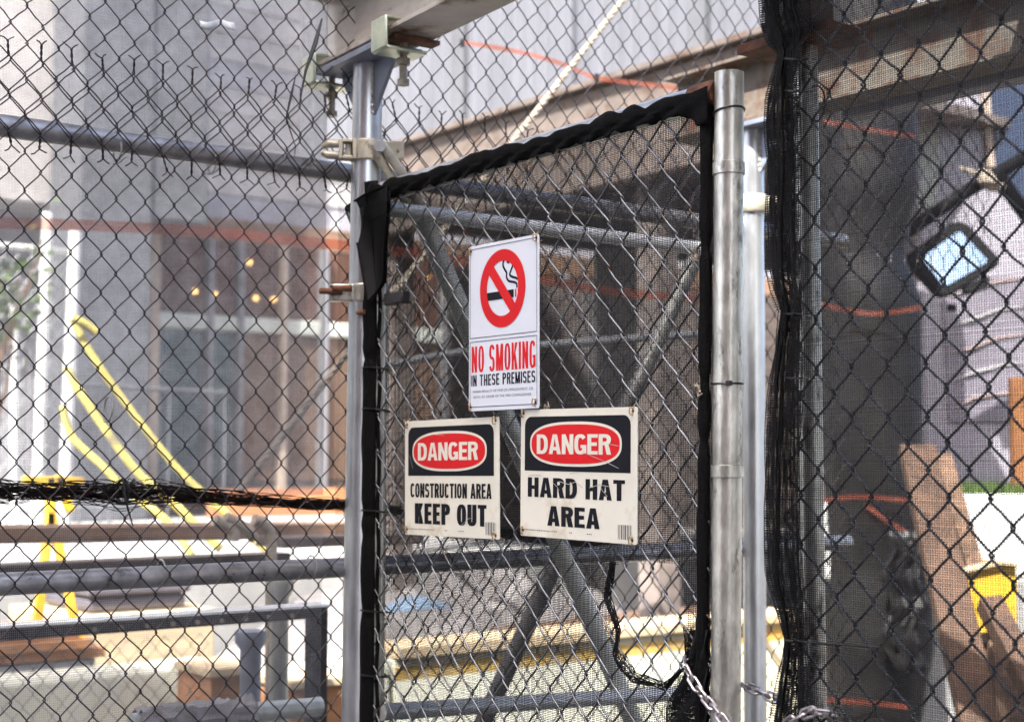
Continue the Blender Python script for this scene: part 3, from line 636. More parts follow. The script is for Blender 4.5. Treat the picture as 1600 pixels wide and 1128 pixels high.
def steel_post(label, top, bot, r, bd, bn, mt):
    t = thing('steel_post', label, 'post', (top[0], top[1], 0), 'galvanized tube posts carrying beams')
    P = vtube(top, bot, r, 0.0)
    MB().tube(P, r, 28).build('tube', mt, t)
    c = V3(top[0], top[1], top[2])
    MB().obox(c + EZ * .006, bd * .125, bn * .055, EZ * .006).build('cap_plate', PLATE, t, bevel=.001)
    for s, w in ((1, .088), (-1, .082)):
        q = c + bd * s * (r - .004) - EZ * .0005
        poly = [(0, 0), (w, 0), (w, -.012), (.002, -.108), (0, -.108)]
        MB().prism(poly, q - bn * .004, bd * s, EZ, bn, .008).build('gusset', PLATE, t, bevel=.0008)
        # weld bead
        MB().tube([c + bd * s * (r + .001) + EZ * (-.004 - .1 * k / 22) + bn * (-.005 + .0015 * math.sin(k * 2.2)) for k in range(23)], [.0032 + .0007 * math.sin(k * 3.1) for k in range(23)], 6).build('weld_bead', GALV_OLD, t)
    return t
botA = onD(557, 1128, 2.95)
pA = steel_post('galvanized tube post left of the gate, standing under the beam', TOPA, botA, .030, BD, BN, GALV)
# beam clamps on the flange
def clamp(parent, c, bd, bn):
    """c: on the flange edge nearest the viewer (-bn side)"""
    k = MB(); k.obox(c + EZ * -.034 + bn * .036, bd * .030, bn * .044, EZ * .0035)
    k.obox(c + EZ * -.004 - bn * .009, bd * .030, bn * .0035, EZ * .031)
    k.obox(c + EZ * .0235 + bn * .006, bd * .030, bn * .018, EZ * .0035)
    o = k.build('beam_clamp', ZINC, parent, bevel=.003)
    z = c + bn * .045 - bd * .004
    b = MB(); b.tube([z + EZ * -.085, z + EZ * -.012], .0075, 12)
    for zz, hh, rr in ((-.049, .012, .0145), (-.089, .011, .013)):
        b.tube([z + EZ * (zz - hh / 2), z + EZ * (zz + hh / 2)], rr, 6)
    b.build('clamp_bolt', BOLT, o)
ce = AX + EZ * (zcap + .0125) - BN * .0525
clamp(bm_, ce + BD * .165, BD, BN); clamp(bm_, ce - BD * .145, BD, BN)
MB().obox(AX + EZ * (zcap + .005) + BD * .170 + BN * .01, BD * .016, BN * .05, EZ * .004).build('packing_plate', RUST, bm_)

TOPB = onX(1176, 205, .012); botB = onX(1180, 1128, .012); DB = float((TOPB - EYE).dot(FH))
pB = steel_post('second galvanized tube post, set behind the latch side of the gate', TOPB, botB, .0275, EX, EY, GALV)
b2 = thing('steel_beam', 'rust spotted steel beam on the post behind the gate latch side', 'beam', (TOPB[0], TOPB[1], TOPB[2] + .012))
MB().prism(iprof(.165, .105, .009, .008), V3(TOPB[0] - .26, TOPB[1], TOPB[2] + .0125), EY, EZ, EX, 4.2).build('beam_body', BEAMRUST, b2, bevel=.0015)
pC0 = V3(TOPB[0] + .3, TOPB[1] + .08, onY(1450, 136, TOPB[1] + .08)[2])  # pale bar set level along below the beam
tag(MB().box((TOPB[0] + .22, TOPB[1] + .07, pC0[2] - .03), (TOPB[0] + 3.5, TOPB[1] + .13, pC0[2] + .02)).build('pale_strip', WALLPALE, bevel=.003), 'pale level strip running under the rust spotted beam', 'ledger')
# coupler on post B
cb = V3(TOPB[0] + .001, TOPB[1], onD(1178, 320, DB)[2])
MB().tube([cb - EZ * .022, cb - EZ * .018, cb + EZ * .018, cb + EZ * .022], [.034, .037, .037, .034], 20).build('coupler_band', COUPLER, pB)
MB().obox(cb + RIGHT * .048, RIGHT * .016, FH * .012, EZ * .019).build('coupler_lug', COUPLER, pB, bevel=.004)
MB().tube([cb + RIGHT * .052 - FH * .028, cb + RIGHT * .052 + FH * .028], .009, 6).build('coupler_bolt', BOLT, pB)
MB().box((TOPB[0] - .10, TOPB[1] - .12, 0), (TOPB[0] + .10, TOPB[1] + .12, .012)).build('base_plate', PLATE, pB)
# upper deck on the second beam (shades what stands under it)
dk = thing('plank_deck', 'dark plank deck resting over the rust spotted beam', 'deck', (TOPB[0] + .6, TOPB[1] + .2, pC0[2] + .2))
for k in range(13):
    MB().box((TOPB[0] + .80, TOPB[1] - .97 + k * .235, TOPB[2] + .18 + .003 * (k % 2)), (TOPB[0] + 4.0, TOPB[1] - .745 + k * .235, TOPB[2] + .222 + .003 * (k % 2))).build('deck_plank', BROWNSHED, dk)

# coupler with forked brace on post A
ca = onD(571, 238, 2.95); ca = V3(AX[0], AX[1], ca[2])
cp = thing('scaffold_coupler', 'cream scaffold coupler clamped round the left post near the gate top', 'coupler', tuple(ca))
MB().tube([ca - EZ * .021, ca - EZ * .018, ca + EZ * .018, ca + EZ * .021], [.033, .036, .036, .033], 24).build('coupler_band', COUPLER, cp)
q = ca - RIGHT * .036 - FH * .022
fm = MB()
for dx, dz, hx, hz in ((-.014, 0, .004, .020), (.014, 0, .004, .020), (0, .017, .010, .0035), (0, -.017, .010, .0035)):
    fm.obox(q + RIGHT * dx + EZ * dz, RIGHT * hx, FH * .014, EZ * hz)
fm.build('coupler_frame', COUPLER, cp, bevel=.0015)
MB().obox(q + FH * .004, RIGHT * .006, FH * .008, EZ * .013).build('coupler_tongue', COUPLER, cp, bevel=.003)
for s in (1, -1):
    MB().tube([q - RIGHT * .015 + EZ * .012 * s, q - RIGHT * .04 + EZ * .011 * s - FH * .004, q - RIGHT * .052 + EZ * .006 * s], [.008, .0085, .005], 10).build('hinge_wing', COUPLER, cp)
MB().obox(ca + RIGHT * .052 - FH * .012, RIGHT * .022, FH * .010, EZ * .018).build('coupler_lug', COUPLER, cp, bevel=.002)
bo = ca + RIGHT * .030 - FH * .046
MB().tube([bo - FH * .008, bo + FH * .05], .008, 12).build('coupler_bolt', BOLT, cp)
MB().tube([bo - FH * .012, bo - FH * .002], .0125, 6).build('coupler_nut', GALV, cp)

def brace(label, P0, P1, r, m, fork=False):
    t = thing('brace_tube', label, 'brace', tuple(P0), 'diagonal brace tubes behind the gate')
    MB().tube([P0, P1], r, 20).build('tube', m, t); return t
# the main brace leans in the line of the left fence
bx0 = onX(655, 330, .02); bx1 = onX(990, 1128, .02); d = (bx1 - bx0) / (bx1[2] - bx0[2]); bx1 = bx0 + d * (0.02 - bx0[2])
br1 = brace('long grey brace tube slanting down from the coupler behind the signs', bx0, bx1, .021, BRACEZ)
dd = nrm(bx0 - bx1); e1 = bo + FH * .006
for s in (-1, 1):
    off = RIGHT * .013 * s
    MB().tube([bx0 - dd * .01 + off * .8, bx0 + (e1 - bx0) * .45 + off * 1.0, e1 - dd * .02 + off, e1 + dd * .008 + off * .6], [.012, .010, .010, .007], 10).build('forked_end', COUPLER, br1)
bx0 = onX(1120, 330, -.32); bx1 = onX(755, 1128, -.32); d = (bx1 - bx0) / (bx1[2] - bx0[2]); bx1 = bx0 + d * (0.02 - bx0[2])
brace('second brace tube crossing behind the first, leaning the other way', bx0, bx1, .021, TUBEDARK)
tag(MB().tube([onX(606, 327, .06), onX(1098, 389, .06)], .0155, 18).build('cross_tube', BRIGHT), 'shiny level tube running behind the top of the gate', 'tube')
tag(MB().tube([onX(596, 1112, .05), onX(1098, 1080, .05)], .0165, 18).build('cross_tube', BRIGHT), 'shiny level tube running behind the bottom of the gate', 'tube')
# rope
ra, rb = onX(1010, -45, -.75), onX(374, 768, -.75); L = np.linalg.norm(rb - ra); rd = nrm(rb - ra); s1 = nrm(np.cross(rd, EX)); s2 = np.cross(rd, s1)
mb = MB()
for k in range(3):
    mb.tube([ra + rd * L * t + (s1 * math.cos(t * L * 85 + k * 2.094) + s2 * math.sin(t * L * 85 + k * 2.094)) * .0045 for t in np.linspace(0, 1, 300)], .0055, 6)
tag(mb.build('tan_rope', ROPE), 'taut tan rope running diagonally behind the gate and left fence', 'rope')

# ================================================================== LEFT FENCE
FX = -.06
lfz = onX(0, 197, FX - .03)[2]; lfz2 = onX(270, 899, FX - .03)[2]
yl0, yl1 = onX(-170, 500, FX)[1], 1.55
LF = thing('chain_link_fence', 'tall dark chain link fence running left of the gate post with two rails', 'fence', (FX, -.6, 0))
for nm, z, y1_ in (('top_rail', lfz, yl1), ('middle_rail', lfz2, yl1), ('bottom_rail', .12, yl1)):
    MB().tube([V3(FX - .027, yl0 - .3, z), V3(FX - .027, y1_, z)], .020, 20).build(nm, GALV if nm == 'bottom_rail' else DARKRAIL, LF)
MB().tube([V3(FX - .07, yl0 - .12, 0), V3(FX - .07, yl0 - .12, 3.2)], .03, 20).build('fence_post', GALV, LF)
ztl = onX(48, 88, FX)[2]; zbu = onX(37, 216, FX - .002)[2]
V_, W_ = .0685, .0575
nl = int((ztl - .04) / V_)
fabric('chain_link_fabric', WIRE_BACKLIT, LF, (FX, 0, 0), EY, EX, yl0, yl1, ztl - nl * V_, ztl, W=W_, V=V_, r=.00135, top=True, seed=2, wob=.0055)
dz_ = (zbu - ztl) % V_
fabric('upper_chain_link_fabric', WIRE_BACKLIT, LF, (FX + .006, 0, 0), EY, EX, yl0, yl1 + .6, zbu, zbu + 14 * V_, W=W_, V=V_, r=.00135, bottom=True, seed=9, wob=.0055, uoff=W_ * dz_ / V_ + .007)
tw = MB()
for px, py in ((250, 893), (168, 640), (182, 237), (485, 886), (330, 254)):
    p = onX(px, py, FX - .027); cyc = [p + (EX * math.cos(a) + EZ * math.sin(a)) * .023 + EY * .004 * a * .3 for a in np.linspace(-2, 4.4, 16)]
    MB().tube(cyc + [cyc[-1] + V3(.01, .012, .012)], .0016, 5).build('tie_wire', GALV_DULL, LF)

# left netting, hung behind the fence; rolled hem; thin net below
nf = smooth_noise(13, 7, .012, 1, 7)
zr0 = onX(100, 770, FX - .1)[2]
LN = thing('fence_netting', 'grey netting hung behind the left fence, sunlit veil in its colour', 'netting', (FX - .1, -.6, zr0))
def sL(U, Z): return np.stack([FX - .075 + nf(U, Z) - .02 + 0 * U, U, Z], -1)
net('net_threads', NETGREY, LN, sL, EX, yl0 - .1, -.01, zr0 - .01, 3.15, pu=.0026, pz=.0027, r=.00050, seed=3)
LN2 = thing('fence_netting', 'thin torn netting below the black roll on the left fence', 'netting', (FX - .1, -.6, .9))
net('net_threads', NETGREY, LN2, sL, EX, yl0 - .1, -.01, .95, zr0 - .03, pu=.0036, pz=.0040, r=.00034, seed=4)
LN3 = thing('fence_netting', 'dusty brown netting on the fence line behind the gate', 'netting', (FX - .1, .6, .9))
zr1 = onX(760, 300, FX)[2]
net('net_threads', NETBROWN, LN3, sL, EX, .02, 1.30, zr0 - .10, 2.18, pu=.0036, pz=.0040, r=.00038, seed=6)
# rolled hem
rollp = [(-90, 762), (0, 766), (60, 768), (130, 770), (190, 772), (250, 770), (320, 775), (400, 781), (480, 786), (545, 788), (620, 798), (700, 815), (790, 832), (880, 846), (960, 858), (1040, 862), (1110, 846)]
rollw = [.026, .022, .018, .019, .028, .024, .015, .012, .012, .011, .010, .010, .011, .012, .014, .022, .014]
RP = np.array([onX(px, py, FX - .055) for px, py in rollp]); S = np.linspace(0, len(RP) - 1, 170)
RC = np.array([cr(RP, s) for s in S]); RW = np.interp(S, np.arange(len(rollw)), rollw)
RL = thing('rolled_netting', 'black rolled hem of netting tied level across the left fence', 'netting', tuple(RC[40]))
strs = []
for k in range(62):
    a0, f0 = RNG.uniform(0, 6.28), RNG.uniform(-.45, .45); rad = math.sqrt(RNG.uniform(.02, 1)); fr2 = RNG.uniform(.05, .4)
    wob2 = rad * (1 + .25 * np.sin(np.arange(170) * fr2 + a0)); an = a0 + f0 * np.arange(170) * .35 + .5 * np.sin(np.arange(170) * fr2 * .7)
    strs.append(RC + (RW * wob2 * np.cos(an) * .55)[:, None] * EX + (RW * wob2 * np.sin(an))[:, None] * EZ)
v, q = strands(np.array(strs), .0008, 3, EX); link_mesh(np_mesh('roll_threads', v - wloc(RL), q), 'roll_threads', NETRED, RL)
MB().tube(RC + EZ * .004 * np.sin(np.arange(170) * .5)[:, None], RW * .2, 8).build('roll_core', NETROLL, RL)
c = onX(192, 768, FX - .03)
MB().tube([c + V3(.0, math.cos(a) * .004, 0) + (EX * math.cos(a) * .018 + EZ * math.sin(a) * .022) for a in np.linspace(0, 6.3, 18)], .0028, 6).build('cable_tie', TIEBLACK, RL)
MB().tube([onX(192, 745, FX), onX(194, 770, FX + .01), onX(200, 795, FX + .015), onX(208, 822, FX + .01)], [.0012, .003, .002, .001], 6).build('tie_tail', TIEBLACK, RL)
for zz_ in range(7):
    a_ = RNG.uniform(-1.4, .9); MB().tube([c, c + V3(.01, math.sin(a_) * .03, math.cos(a_) * .03)], [.0012, .0005], 4).build('frayed_thread', TIEBLACK, RL)

# ================================================================== GATE
gl_t, gl_b = onY(590, 290, 0), onY(583, 1128, 0); gr_t, gr_b = onY(1139.5, 114, 0), onY(1134, 1128, 0)
zrail = onY(1108, 152, 0)[2]; gz = onY(600, 300, 0)[2]
print('gate z left/right', gz, zrail, 'x', gl_t[0], gr_t[0])
gx0, gx1 = gl_t[0], gr_t[0]
G = thing('chain_link_gate', 'chain link gate with black netting and three warning signs', 'gate', (gx0, 0, 0))
RG = .0215
MB().tube(vtube(gl_t, gl_b, RG, .06), RG, 22).build('hinge_stile', GALV_OLD, G)
MB().tube(vtube(gr_t, gr_b, RG, .06), RG, 30).build('latch_stile', GALV_OLD, G)
rA, rB = V3(gx0, 0, gz), V3(gx1 - .02, 0, zrail)
MB().tube([rA, rB - EX * .035], .0205, 22).build('top_rail', GALV, G)
MB().tube([rB - EX * .05, rB - EX * .012, rB], [.0235, .0235, .021], 20).build('rail_end', RUST, G)
MB().tube([V3(gx0, 0, .10), V3(gx1, 0, .10)], .0205, 18).build('bottom_rail', GALV_OLD, G)
MB().tube([V3(gx0 + .02, .0, 1.02), V3(gx1 - .02, 0, 1.02)], .0205, 18).build('middle_rail', GALV_OLD, G)
def on_stile(py, px=1136): 
    p = onY(px, py, 0); d = (gr_b - gr_t) / (gr_b[2] - gr_t[2]); return gr_t + d * (p[2] - gr_t[2])
for py in (265, 736):
    c = on_stile(py); MB().tube([c - EZ * .0095, c - EZ * .0085, c + EZ * .0085, c + EZ * .0095], [RG + .0006, RG + .0024, RG + .0024, RG + .0006], 30).build('brace_band', GALV_OLD, G)
for py, head in ((176, None), (600, 1)):
    c = on_stile(py); tl = .004 if py == 176 else 0
    pts = [c + (EX * math.cos(a) - EY * math.sin(a)) * (RG + .0012) + EZ * tl * math.cos(a) for a in np.linspace(0, 2 * math.pi, 30, endpoint=False)]
    o = MB().tube(pts, .0016, 6, closed=True).build('cable_tie', TIEBLACK, G)
    if head: MB().obox(c + nrm(V3(.75, -.66, 0)) * (RG + .003), EX * .004, EY * .003, EZ * .0035).build('tie_head', TIEBLACK, o)
zt_g = min(gz, zrail) - .03
def gfab_o(): return (0, -.004, 0)
slope = (zrail - gz) / (gx1 - gx0)
fabric('chain_link_fabric', WIRE_GREY, G, (0, -.010, 0), EX, -EY, gx0 + .012, gx1 - .018, .05, gz - .008, W=.062, V=.0715, r=.00165, seed=22, wob=.009, sides=6, bulge=.005)
# hinge clamped to the post
hc = onD(560, 457, 2.93)
H = MB(); H.tube([V3(AX[0], AX[1], hc[2]) - EZ * .018, V3(AX[0], AX[1], hc[2]) + EZ * .018], .034, 20)
H.obox(V3(AX[0], AX[1], hc[2]) - RIGHT * .045 - FH * .012, RIGHT * .028, FH * .012, EZ * .017); H.build('gate_hinge', GALV_OLD, G, bevel=.003)
h0 = V3(AX[0], AX[1], hc[2]) - RIGHT * .045 - FH * .03
MB().tube([h0 - RIGHT * .045 + EZ * .002, h0 + RIGHT * .0], .006, 8).build('hinge_bolt', RUST, G)
MB().tube([h0 - RIGHT * .018 + EZ * .006 - FH * .012, h0 + RIGHT * .02 + EZ * .006 - FH * .012], [.0055, .007], 8).build('hinge_bolt', RUST, G)
hp = onY(620, 466, -.012); MB().obox(hp, EX * .032, EY * .010, EZ * .012).build('hinge_strap', DARKSTEEL, G, bevel=.003)
hp = onY(566, 488, -.03); MB().tube([hp - EX * .025, hp + EX * .01], .005, 8).build('hinge_bolt', RUST, G)

# gate netting: behind the wires at the hinge side, drifting in front of them at the latch side, torn at the lower right
gn = smooth_noise(33, 7, .006, 2, 9)
def sG(U, Z):
    s = (U - gx0) / (gx1 - gx0); return np.stack([U, .006 - .016 * np.clip((s - .45) * 3, 0, 1) + gn(U, Z), Z], -1)
hole_px = [(964, 880), (955, 935), (972, 985), (968, 1022), (992, 1055), (1046, 1073), (1078, 1040), (1082, 1000), (1076, 955), (1070, 905), (1060, 878), (1020, 866)]
HP = np.array([onY(px, py, -.005)[[0, 2]] for px, py in hole_px])
def in_hole(U, Z):
    c = np.zeros(U.shape, bool); n = len(HP); j = n - 1
    for i in range(n):
        xi, zi, xj, zj_ = HP[i, 0], HP[i, 1], HP[j, 0], HP[j, 1]
        c ^= ((zi > Z) != (zj_ > Z)) & (U < (xj - xi) * (Z - zi) / (zj_ - zi + 1e-12) + xi); j = i
    return c
GN = thing('gate_netting', 'black netting wrapped over the gate frame, torn open at its lower right', 'netting', (gx0, 0, .9))
net('net_threads', NETBLACK, GN, sG, -EY, gx0 + .01, gx1 - .02, .92, gz - .01, pu=.0036, pz=.0029, r=.00062, seg=.018, drop=in_hole, seed=12)
# ragged rim of the tear
n = len(HP); base = []
for k in range(n * 6):
    i = k // 6; f = (k % 6) / 6; p = HP[i] * (1 - f) + HP[(i + 1) % n] * f; base.append(V3(p[0], -.013, p[1]))
base = np.array(base)[:7 * 6 + 3]; m_ = len(base); st_ = []
envl = .0016 + .007 * np.abs(np.sin(np.arange(m_) * .16 + .6)) + .008 * np.exp(-((np.arange(m_) - 20) / 3.5) ** 2)
for k in range(30):
    rad = math.sqrt(RNG.uniform(0, 1)); a_ = RNG.uniform(0, 6.28) + np.cumsum(RNG.normal(0, .5, m_))
    st_.append(base + (envl * rad * np.cos(a_))[:, None] * EX + (envl * rad * np.sin(a_))[:, None] * EZ + (.3 * envl * np.sin(a_ * 2))[:, None] * EY)
v, q = strands(np.array(st_), .0006, 3, EY); link_mesh(np_mesh('torn_edge', v - wloc(GN), q), 'torn_edge', NETBLACK, GN)
# hanging torn flap at the bottom right and bunch at the tear
g = []
for i in range(14):
    row = []; f = i / 13
    c0, c1 = onY(1080 - 6 * f, 985 + 145 * f, -.016), onY(1103, 985 + 145 * f, -.018)
    if f > .35: c0 = onY(1078 - 40 * math.sin((f - .35) * 2.2), 985 + 145 * f, -.016)
    for j in range(6): row.append(c0 + (c1 - c0) * j / 5 + EY * .004 * math.sin(i * 1.1 + j * 1.7))
    g.append(row)
net_patch('torn_flap', NETBLACK, GN, g, .0019, .0007)
net_patch('torn_flap', NETBLACK, GN, [[p_ + EY * .006 + EX * .004 for p_ in row] for row in g], .0024, .0007)
# fold of netting over the top rail, scalloped between its ties
nS = 120; g = []; fz = smooth_noise(61, 7, 1, 8, 60)
for i in range(nS + 1):
    f = i / nS; c = rA + (rB - EX * .0 - rA) * f - EX * .0
    sc = abs(math.sin(math.pi * (8.5 * f + .45 * math.sin(f * 9.1) + .3 * math.sin(f * 23)))) * (.65 + .35 * math.sin(f * 17 + 1)); puff = .0035 + .006 * sc + .002 * fz(f * 3, 0)
    a0 = math.radians(30 - 22 * (1 - sc) + 8 * fz(f * 2, 1)); row = []
    for k in range(7):
        a = a0 + (-a0 - .25) * k / 6; row.append(c + (-EY * math.cos(a) + EZ * math.sin(a)) * (.0215 + puff))
    b_ = row[-1]; hang = .016 + .007 * fz(f * 4, 3) + (.03 if f > .93 else 0) * (f - .93) / .07
    for k in range(1, 5): row.append(b_ - EZ * hang * k / 4 + EY * (.004 * k / 4 + .003 * math.sin(f * 90 + k)))
    g.append(row)
MB().grid(g).build('top_fold', NETROLL, GN, solid=.0016)
# hinge side wrap and latch side wrap
def wrap(p_top, p_bot, r, a0, a1, pinch, seed, name, skirt=0.0, n=150):
    fz = smooth_noise(seed, 8, 1, 6, 40); g = []
    for i in range(n + 1):
        c = p_top + (p_bot - p_top) * i / n; z = c[2]; pz = 1
        for pp in pinch: pz = min(pz, abs(z - pp) / .03)
        rr = r + (.0025 + .005 * (0.5 + .5 * fz(z * 2, 2))) * min(1, .25 + pz); row = []
        for k in range(13):
            a = a0 + (a1 - a0) * k / 12; rk = rr + .0022 * fz(z * 2 + 9, a * 3) * min(1, pz)
            row.append(c + (-EY * math.cos(a) + EX * math.sin(a)) * rk)
        if skirt: row.append(row[-1] + EX * skirt * (1 + .4 * fz(z, 5)) + EY * .004)
        g.append(row)
    return MB().grid(g).build(name, NETROLL, GN, solid=.0014)
dg = (gl_b - gl_t) / (gl_b[2] - gl_t[2]); pin = [onY(600, py, 0)[2] for py in (560, 800, 838, 955)]
wrap(gl_t + EZ * .005, gl_t + dg * (.9 - gl_t[2]), RG, -2.6, 1.05, pin, 71, 'hinge_side_fold')
MB().tube([V3(gx0 + .022, -.008, gz - .03) + EX * .003 * math.sin(k * .8) - EZ * (gz - .93) * k / 60 for k in range(60)], .0042, 6).build('lacing_strip', NETROLL, GN)
dgr = (gr_b - gr_t) / (gr_b[2] - gr_t[2]); q0 = V3(gr_t[0] - .034, -.012, zrail - .01); q1 = q0 + dgr * (.9 - q0[2]) + V3(-.004, 0, 0)
wrap(q0, q1, .004, -2.4, 2.4, [onY(1100, py, 0)[2] for py in (390, 600, 690)], 81, 'latch_side_fold')
for py in (425, 575, 640, 800, 958, 1060):
    p = onY(590, py, -.02); MB().tube([V3(gl_t[0], 0, p[2]) + dg * 0 + (EX * math.cos(a) - EY * math.sin(a)) * .0275 + EZ * .003 * math.sin(a) for a in np.linspace(0, 6.28, 24, endpoint=False)], .0018, 5, closed=True).build('cable_tie', TIEBLACK, GN)
# loose flap at the hinge corner
fl = [[(604, 290), (572, 303), (543, 322)], [(604, 312), (574, 322), (541, 330)], [(604, 330), (580, 345), (556, 372)], [(600, 380), (584, 395), (566, 425)], [(598, 440), (588, 455), (574, 470)]]
def sF(i, j): return onY(*fl[i][j], -.034 - .012 * math.sin(j * 2 + i))
FG = [[sF(i, j) for j in range(3)] for i in range(5)]
net_patch('corner_flap', NETBLACK, GN, FG, .0022, .0006); net_patch('corner_flap', NETBLACK, GN, [[p_ + EY * .008 for p_ in row] for row in FG], .0026, .0006)
MB().tube([cr(np.array([row[2] for row in FG]), q_) for q_ in np.linspace(0, 4, 24)], .0022, 6).build('flap_hem', NETROLL, GN)
MB().tube([cr(np.array(FG[0]), q_) for q_ in np.linspace(0, 2, 12)], .0022, 6).build('flap_hem', NETROLL, GN)

# ================================================================== SIGNS
def rrect(x0, y0, x1, y1, r, n=6, corners=(1, 1, 1, 1)):
    P = []
    for (cx, cy, a0, on) in ((x1 - r, y1 - r, 0, corners[0]), (x0 + r, y1 - r, 90, corners[1]), (x0 + r, y0 + r, 180, corners[2]), (x1 - r, y0 + r, 270, corners[3])):
        if on: P += [(cx + r * math.cos(math.radians(a0 + 90 * k / n)), cy + r * math.sin(math.radians(a0 + 90 * k / n))) for k in range(n + 1)]
        else: P.append((cx + (r if a0 in (0, 270) else -r), cy + (r if a0 in (0, 90) else -r)))
    return P
class Sign:
    def __init__(s, name, label, corners, m, y=-.020, r=.004, bow=.0):
        c = [onY(px, py, y) for px, py in corners]     # TL TR BL BR
        s.W = (np.linalg.norm(c[1] - c[0]) + np.linalg.norm(c[3] - c[2])) / 2; s.H = (np.linalg.norm(c[2] - c[0]) + np.linalg.norm(c[3] - c[1])) / 2
        ux = nrm((c[1] - c[0]) + (c[3] - c[2])); uy = nrm((c[0] - c[2]) + (c[1] - c[3]))
        ux = nrm(ux - uy * np.dot(ux, uy) * .5); uy = nrm(uy - ux * np.dot(ux, uy)); ctr = sum(c) / 4
        s.ux, s.uy = ux, uy; s.n = np.cross(ux, uy); s.o = ctr - ux * s.W / 2 + uy * s.H / 2    # top-left
        s.t = thing(name, label, 'sign', tuple(ctr)); s.lay = 0
        MB().prism(rrect(0, -s.H, s.W, 0, r), s.o - s.n * .0016, s.ux, s.uy, s.n, .0016).build('sign_panel', m, s.t, bevel=.0003)
        print(name, 'W %.3f H %.3f' % (s.W, s.H))
    def poly(s, name, P, m, lift, parent=None, th=.00025):
        MB().prism(P, s.o + s.n * lift, s.ux, s.uy, s.n, th).build(name, m, parent or s.t, smooth=False)
    def rect(s, name, u0, v0, u1, v1, m, lift): s.poly(name, [(u0 * s.W, -v1 * s.H), (u1 * s.W, -v1 * s.H), (u1 * s.W, -v0 * s.H), (u0 * s.W, -v0 * s.H)], m, lift)
    def word(s, body, u0, v0, u1, v1, m, tf, thf, lift, name='lettering', gap=.30):
        t, th, h = tf * s.W, thf * s.H, (v1 - v0) * s.H; Wt = (u1 - u0) * s.W; g = gap * t
        fixed = sum(t for c in body if c in 'I,') + g * (len(body) - 1); w = (Wt - fixed) / sum(GW.get(c, 1) for c in body)
        x = u0 * s.W
        for c in body:
            cw_ = t if c in 'I,' else GW.get(c, 1) * w
            if c != ' ':
                mb = MB()
                for k, prim in enumerate(glyph(c, cw_, h, t, th)):
                    for poly in prim:
                        mb.add([s.o + (x + p[0]) * s.ux + (-v1 * s.H + p[1]) * s.uy + s.n * (lift + .00004 * k) for p in poly], [tuple(range(len(poly)))])
                mb.build(name, m, s.t, smooth=False)
            x += cw_ + g
    def text(s, body, u0, v0, u1, v1, m, bold, lift, name='lettering'):
        v, f = text_mesh(body, bold); lo, hi = v.min(0), v.max(0)
        X = u0 * s.W + (v[:, 0] - lo[0]) / (hi[0] - lo[0]) * (u1 - u0) * s.W; Y = -v1 * s.H + (v[:, 1] - lo[1]) / (hi[1] - lo[1]) * (v1 - v0) * s.H
        P = s.o + X[:, None] * s.ux + Y[:, None] * s.uy + s.n * lift
        mb = MB(); mb.add(P, f); mb.build(name, m, s.t, smooth=False)
    def stroke(s, name, pts, w, m, lift, closed=False):
        P = np.array(pts, float); n = len(P); L_, R_ = [], []
        for i in range(n):
            a = P[(i - 1) % n] if (closed or i > 0) else P[i]; b = P[(i + 1) % n] if (closed or i < n - 1) else P[i]; t = b - a; t /= np.linalg.norm(t) + 1e-12
            q = np.array([-t[1], t[0]]) * w / 2; L_.append(P[i] + q); R_.append(P[i] - q)
        V = [s.o + p[0] * s.ux + p[1] * s.uy + s.n * lift for p in L_ + R_]
        F = [(i, (i + 1) % n, n + (i + 1) % n, n + i) for i in range(n if closed else n - 1)]
        MB().add(V, F).build(name, m, s.t, smooth=False)
    def tie(s, u, v, k=1):
        c = s.o + u * s.W * s.ux - v * s.H * s.uy; r_ = .006
        pts = [c + (s.ux * math.cos(a) * .4 * k + s.uy * math.sin(a)) * r_ + s.n * (.0025 + .003 * math.cos(a * .5)) for a in np.linspace(-1.5, 2.6, 9)]
        pts = [c - s.n * .012 - s.uy * .004] + pts + [pts[-1] + s.uy * .008 + s.ux * .004 * k - s.n * .010]
        MB().tube(pts, .0012, 5).build('tie_wire', TIEWIRE, s.t)
        MB().tube([c - s.n * .0002, c + s.n * .0003], .0028, 10).build('eyelet', RUST, s.t)
    def barcode(s, u0, v0, u1, v1):
        x = u0; g = random.Random(4); mb = MB()
        while x < u1:
            w = g.choice((.004, .004, .007, .010)); 
            P = [(x * s.W, -v1 * s.H), (min(u1, x + w) * s.W, -v1 * s.H), (min(u1, x + w) * s.W, -v0 * s.H), (x * s.W, -v0 * s.H)]
            mb.add([s.o + p[0] * s.ux + p[1] * s.uy + s.n * .0004 for p in P], [(0, 1, 2, 3)]); x += w + g.choice((.004, .006, .009))
        mb.build('barcode', SIGNGREY, s.t, smooth=False)

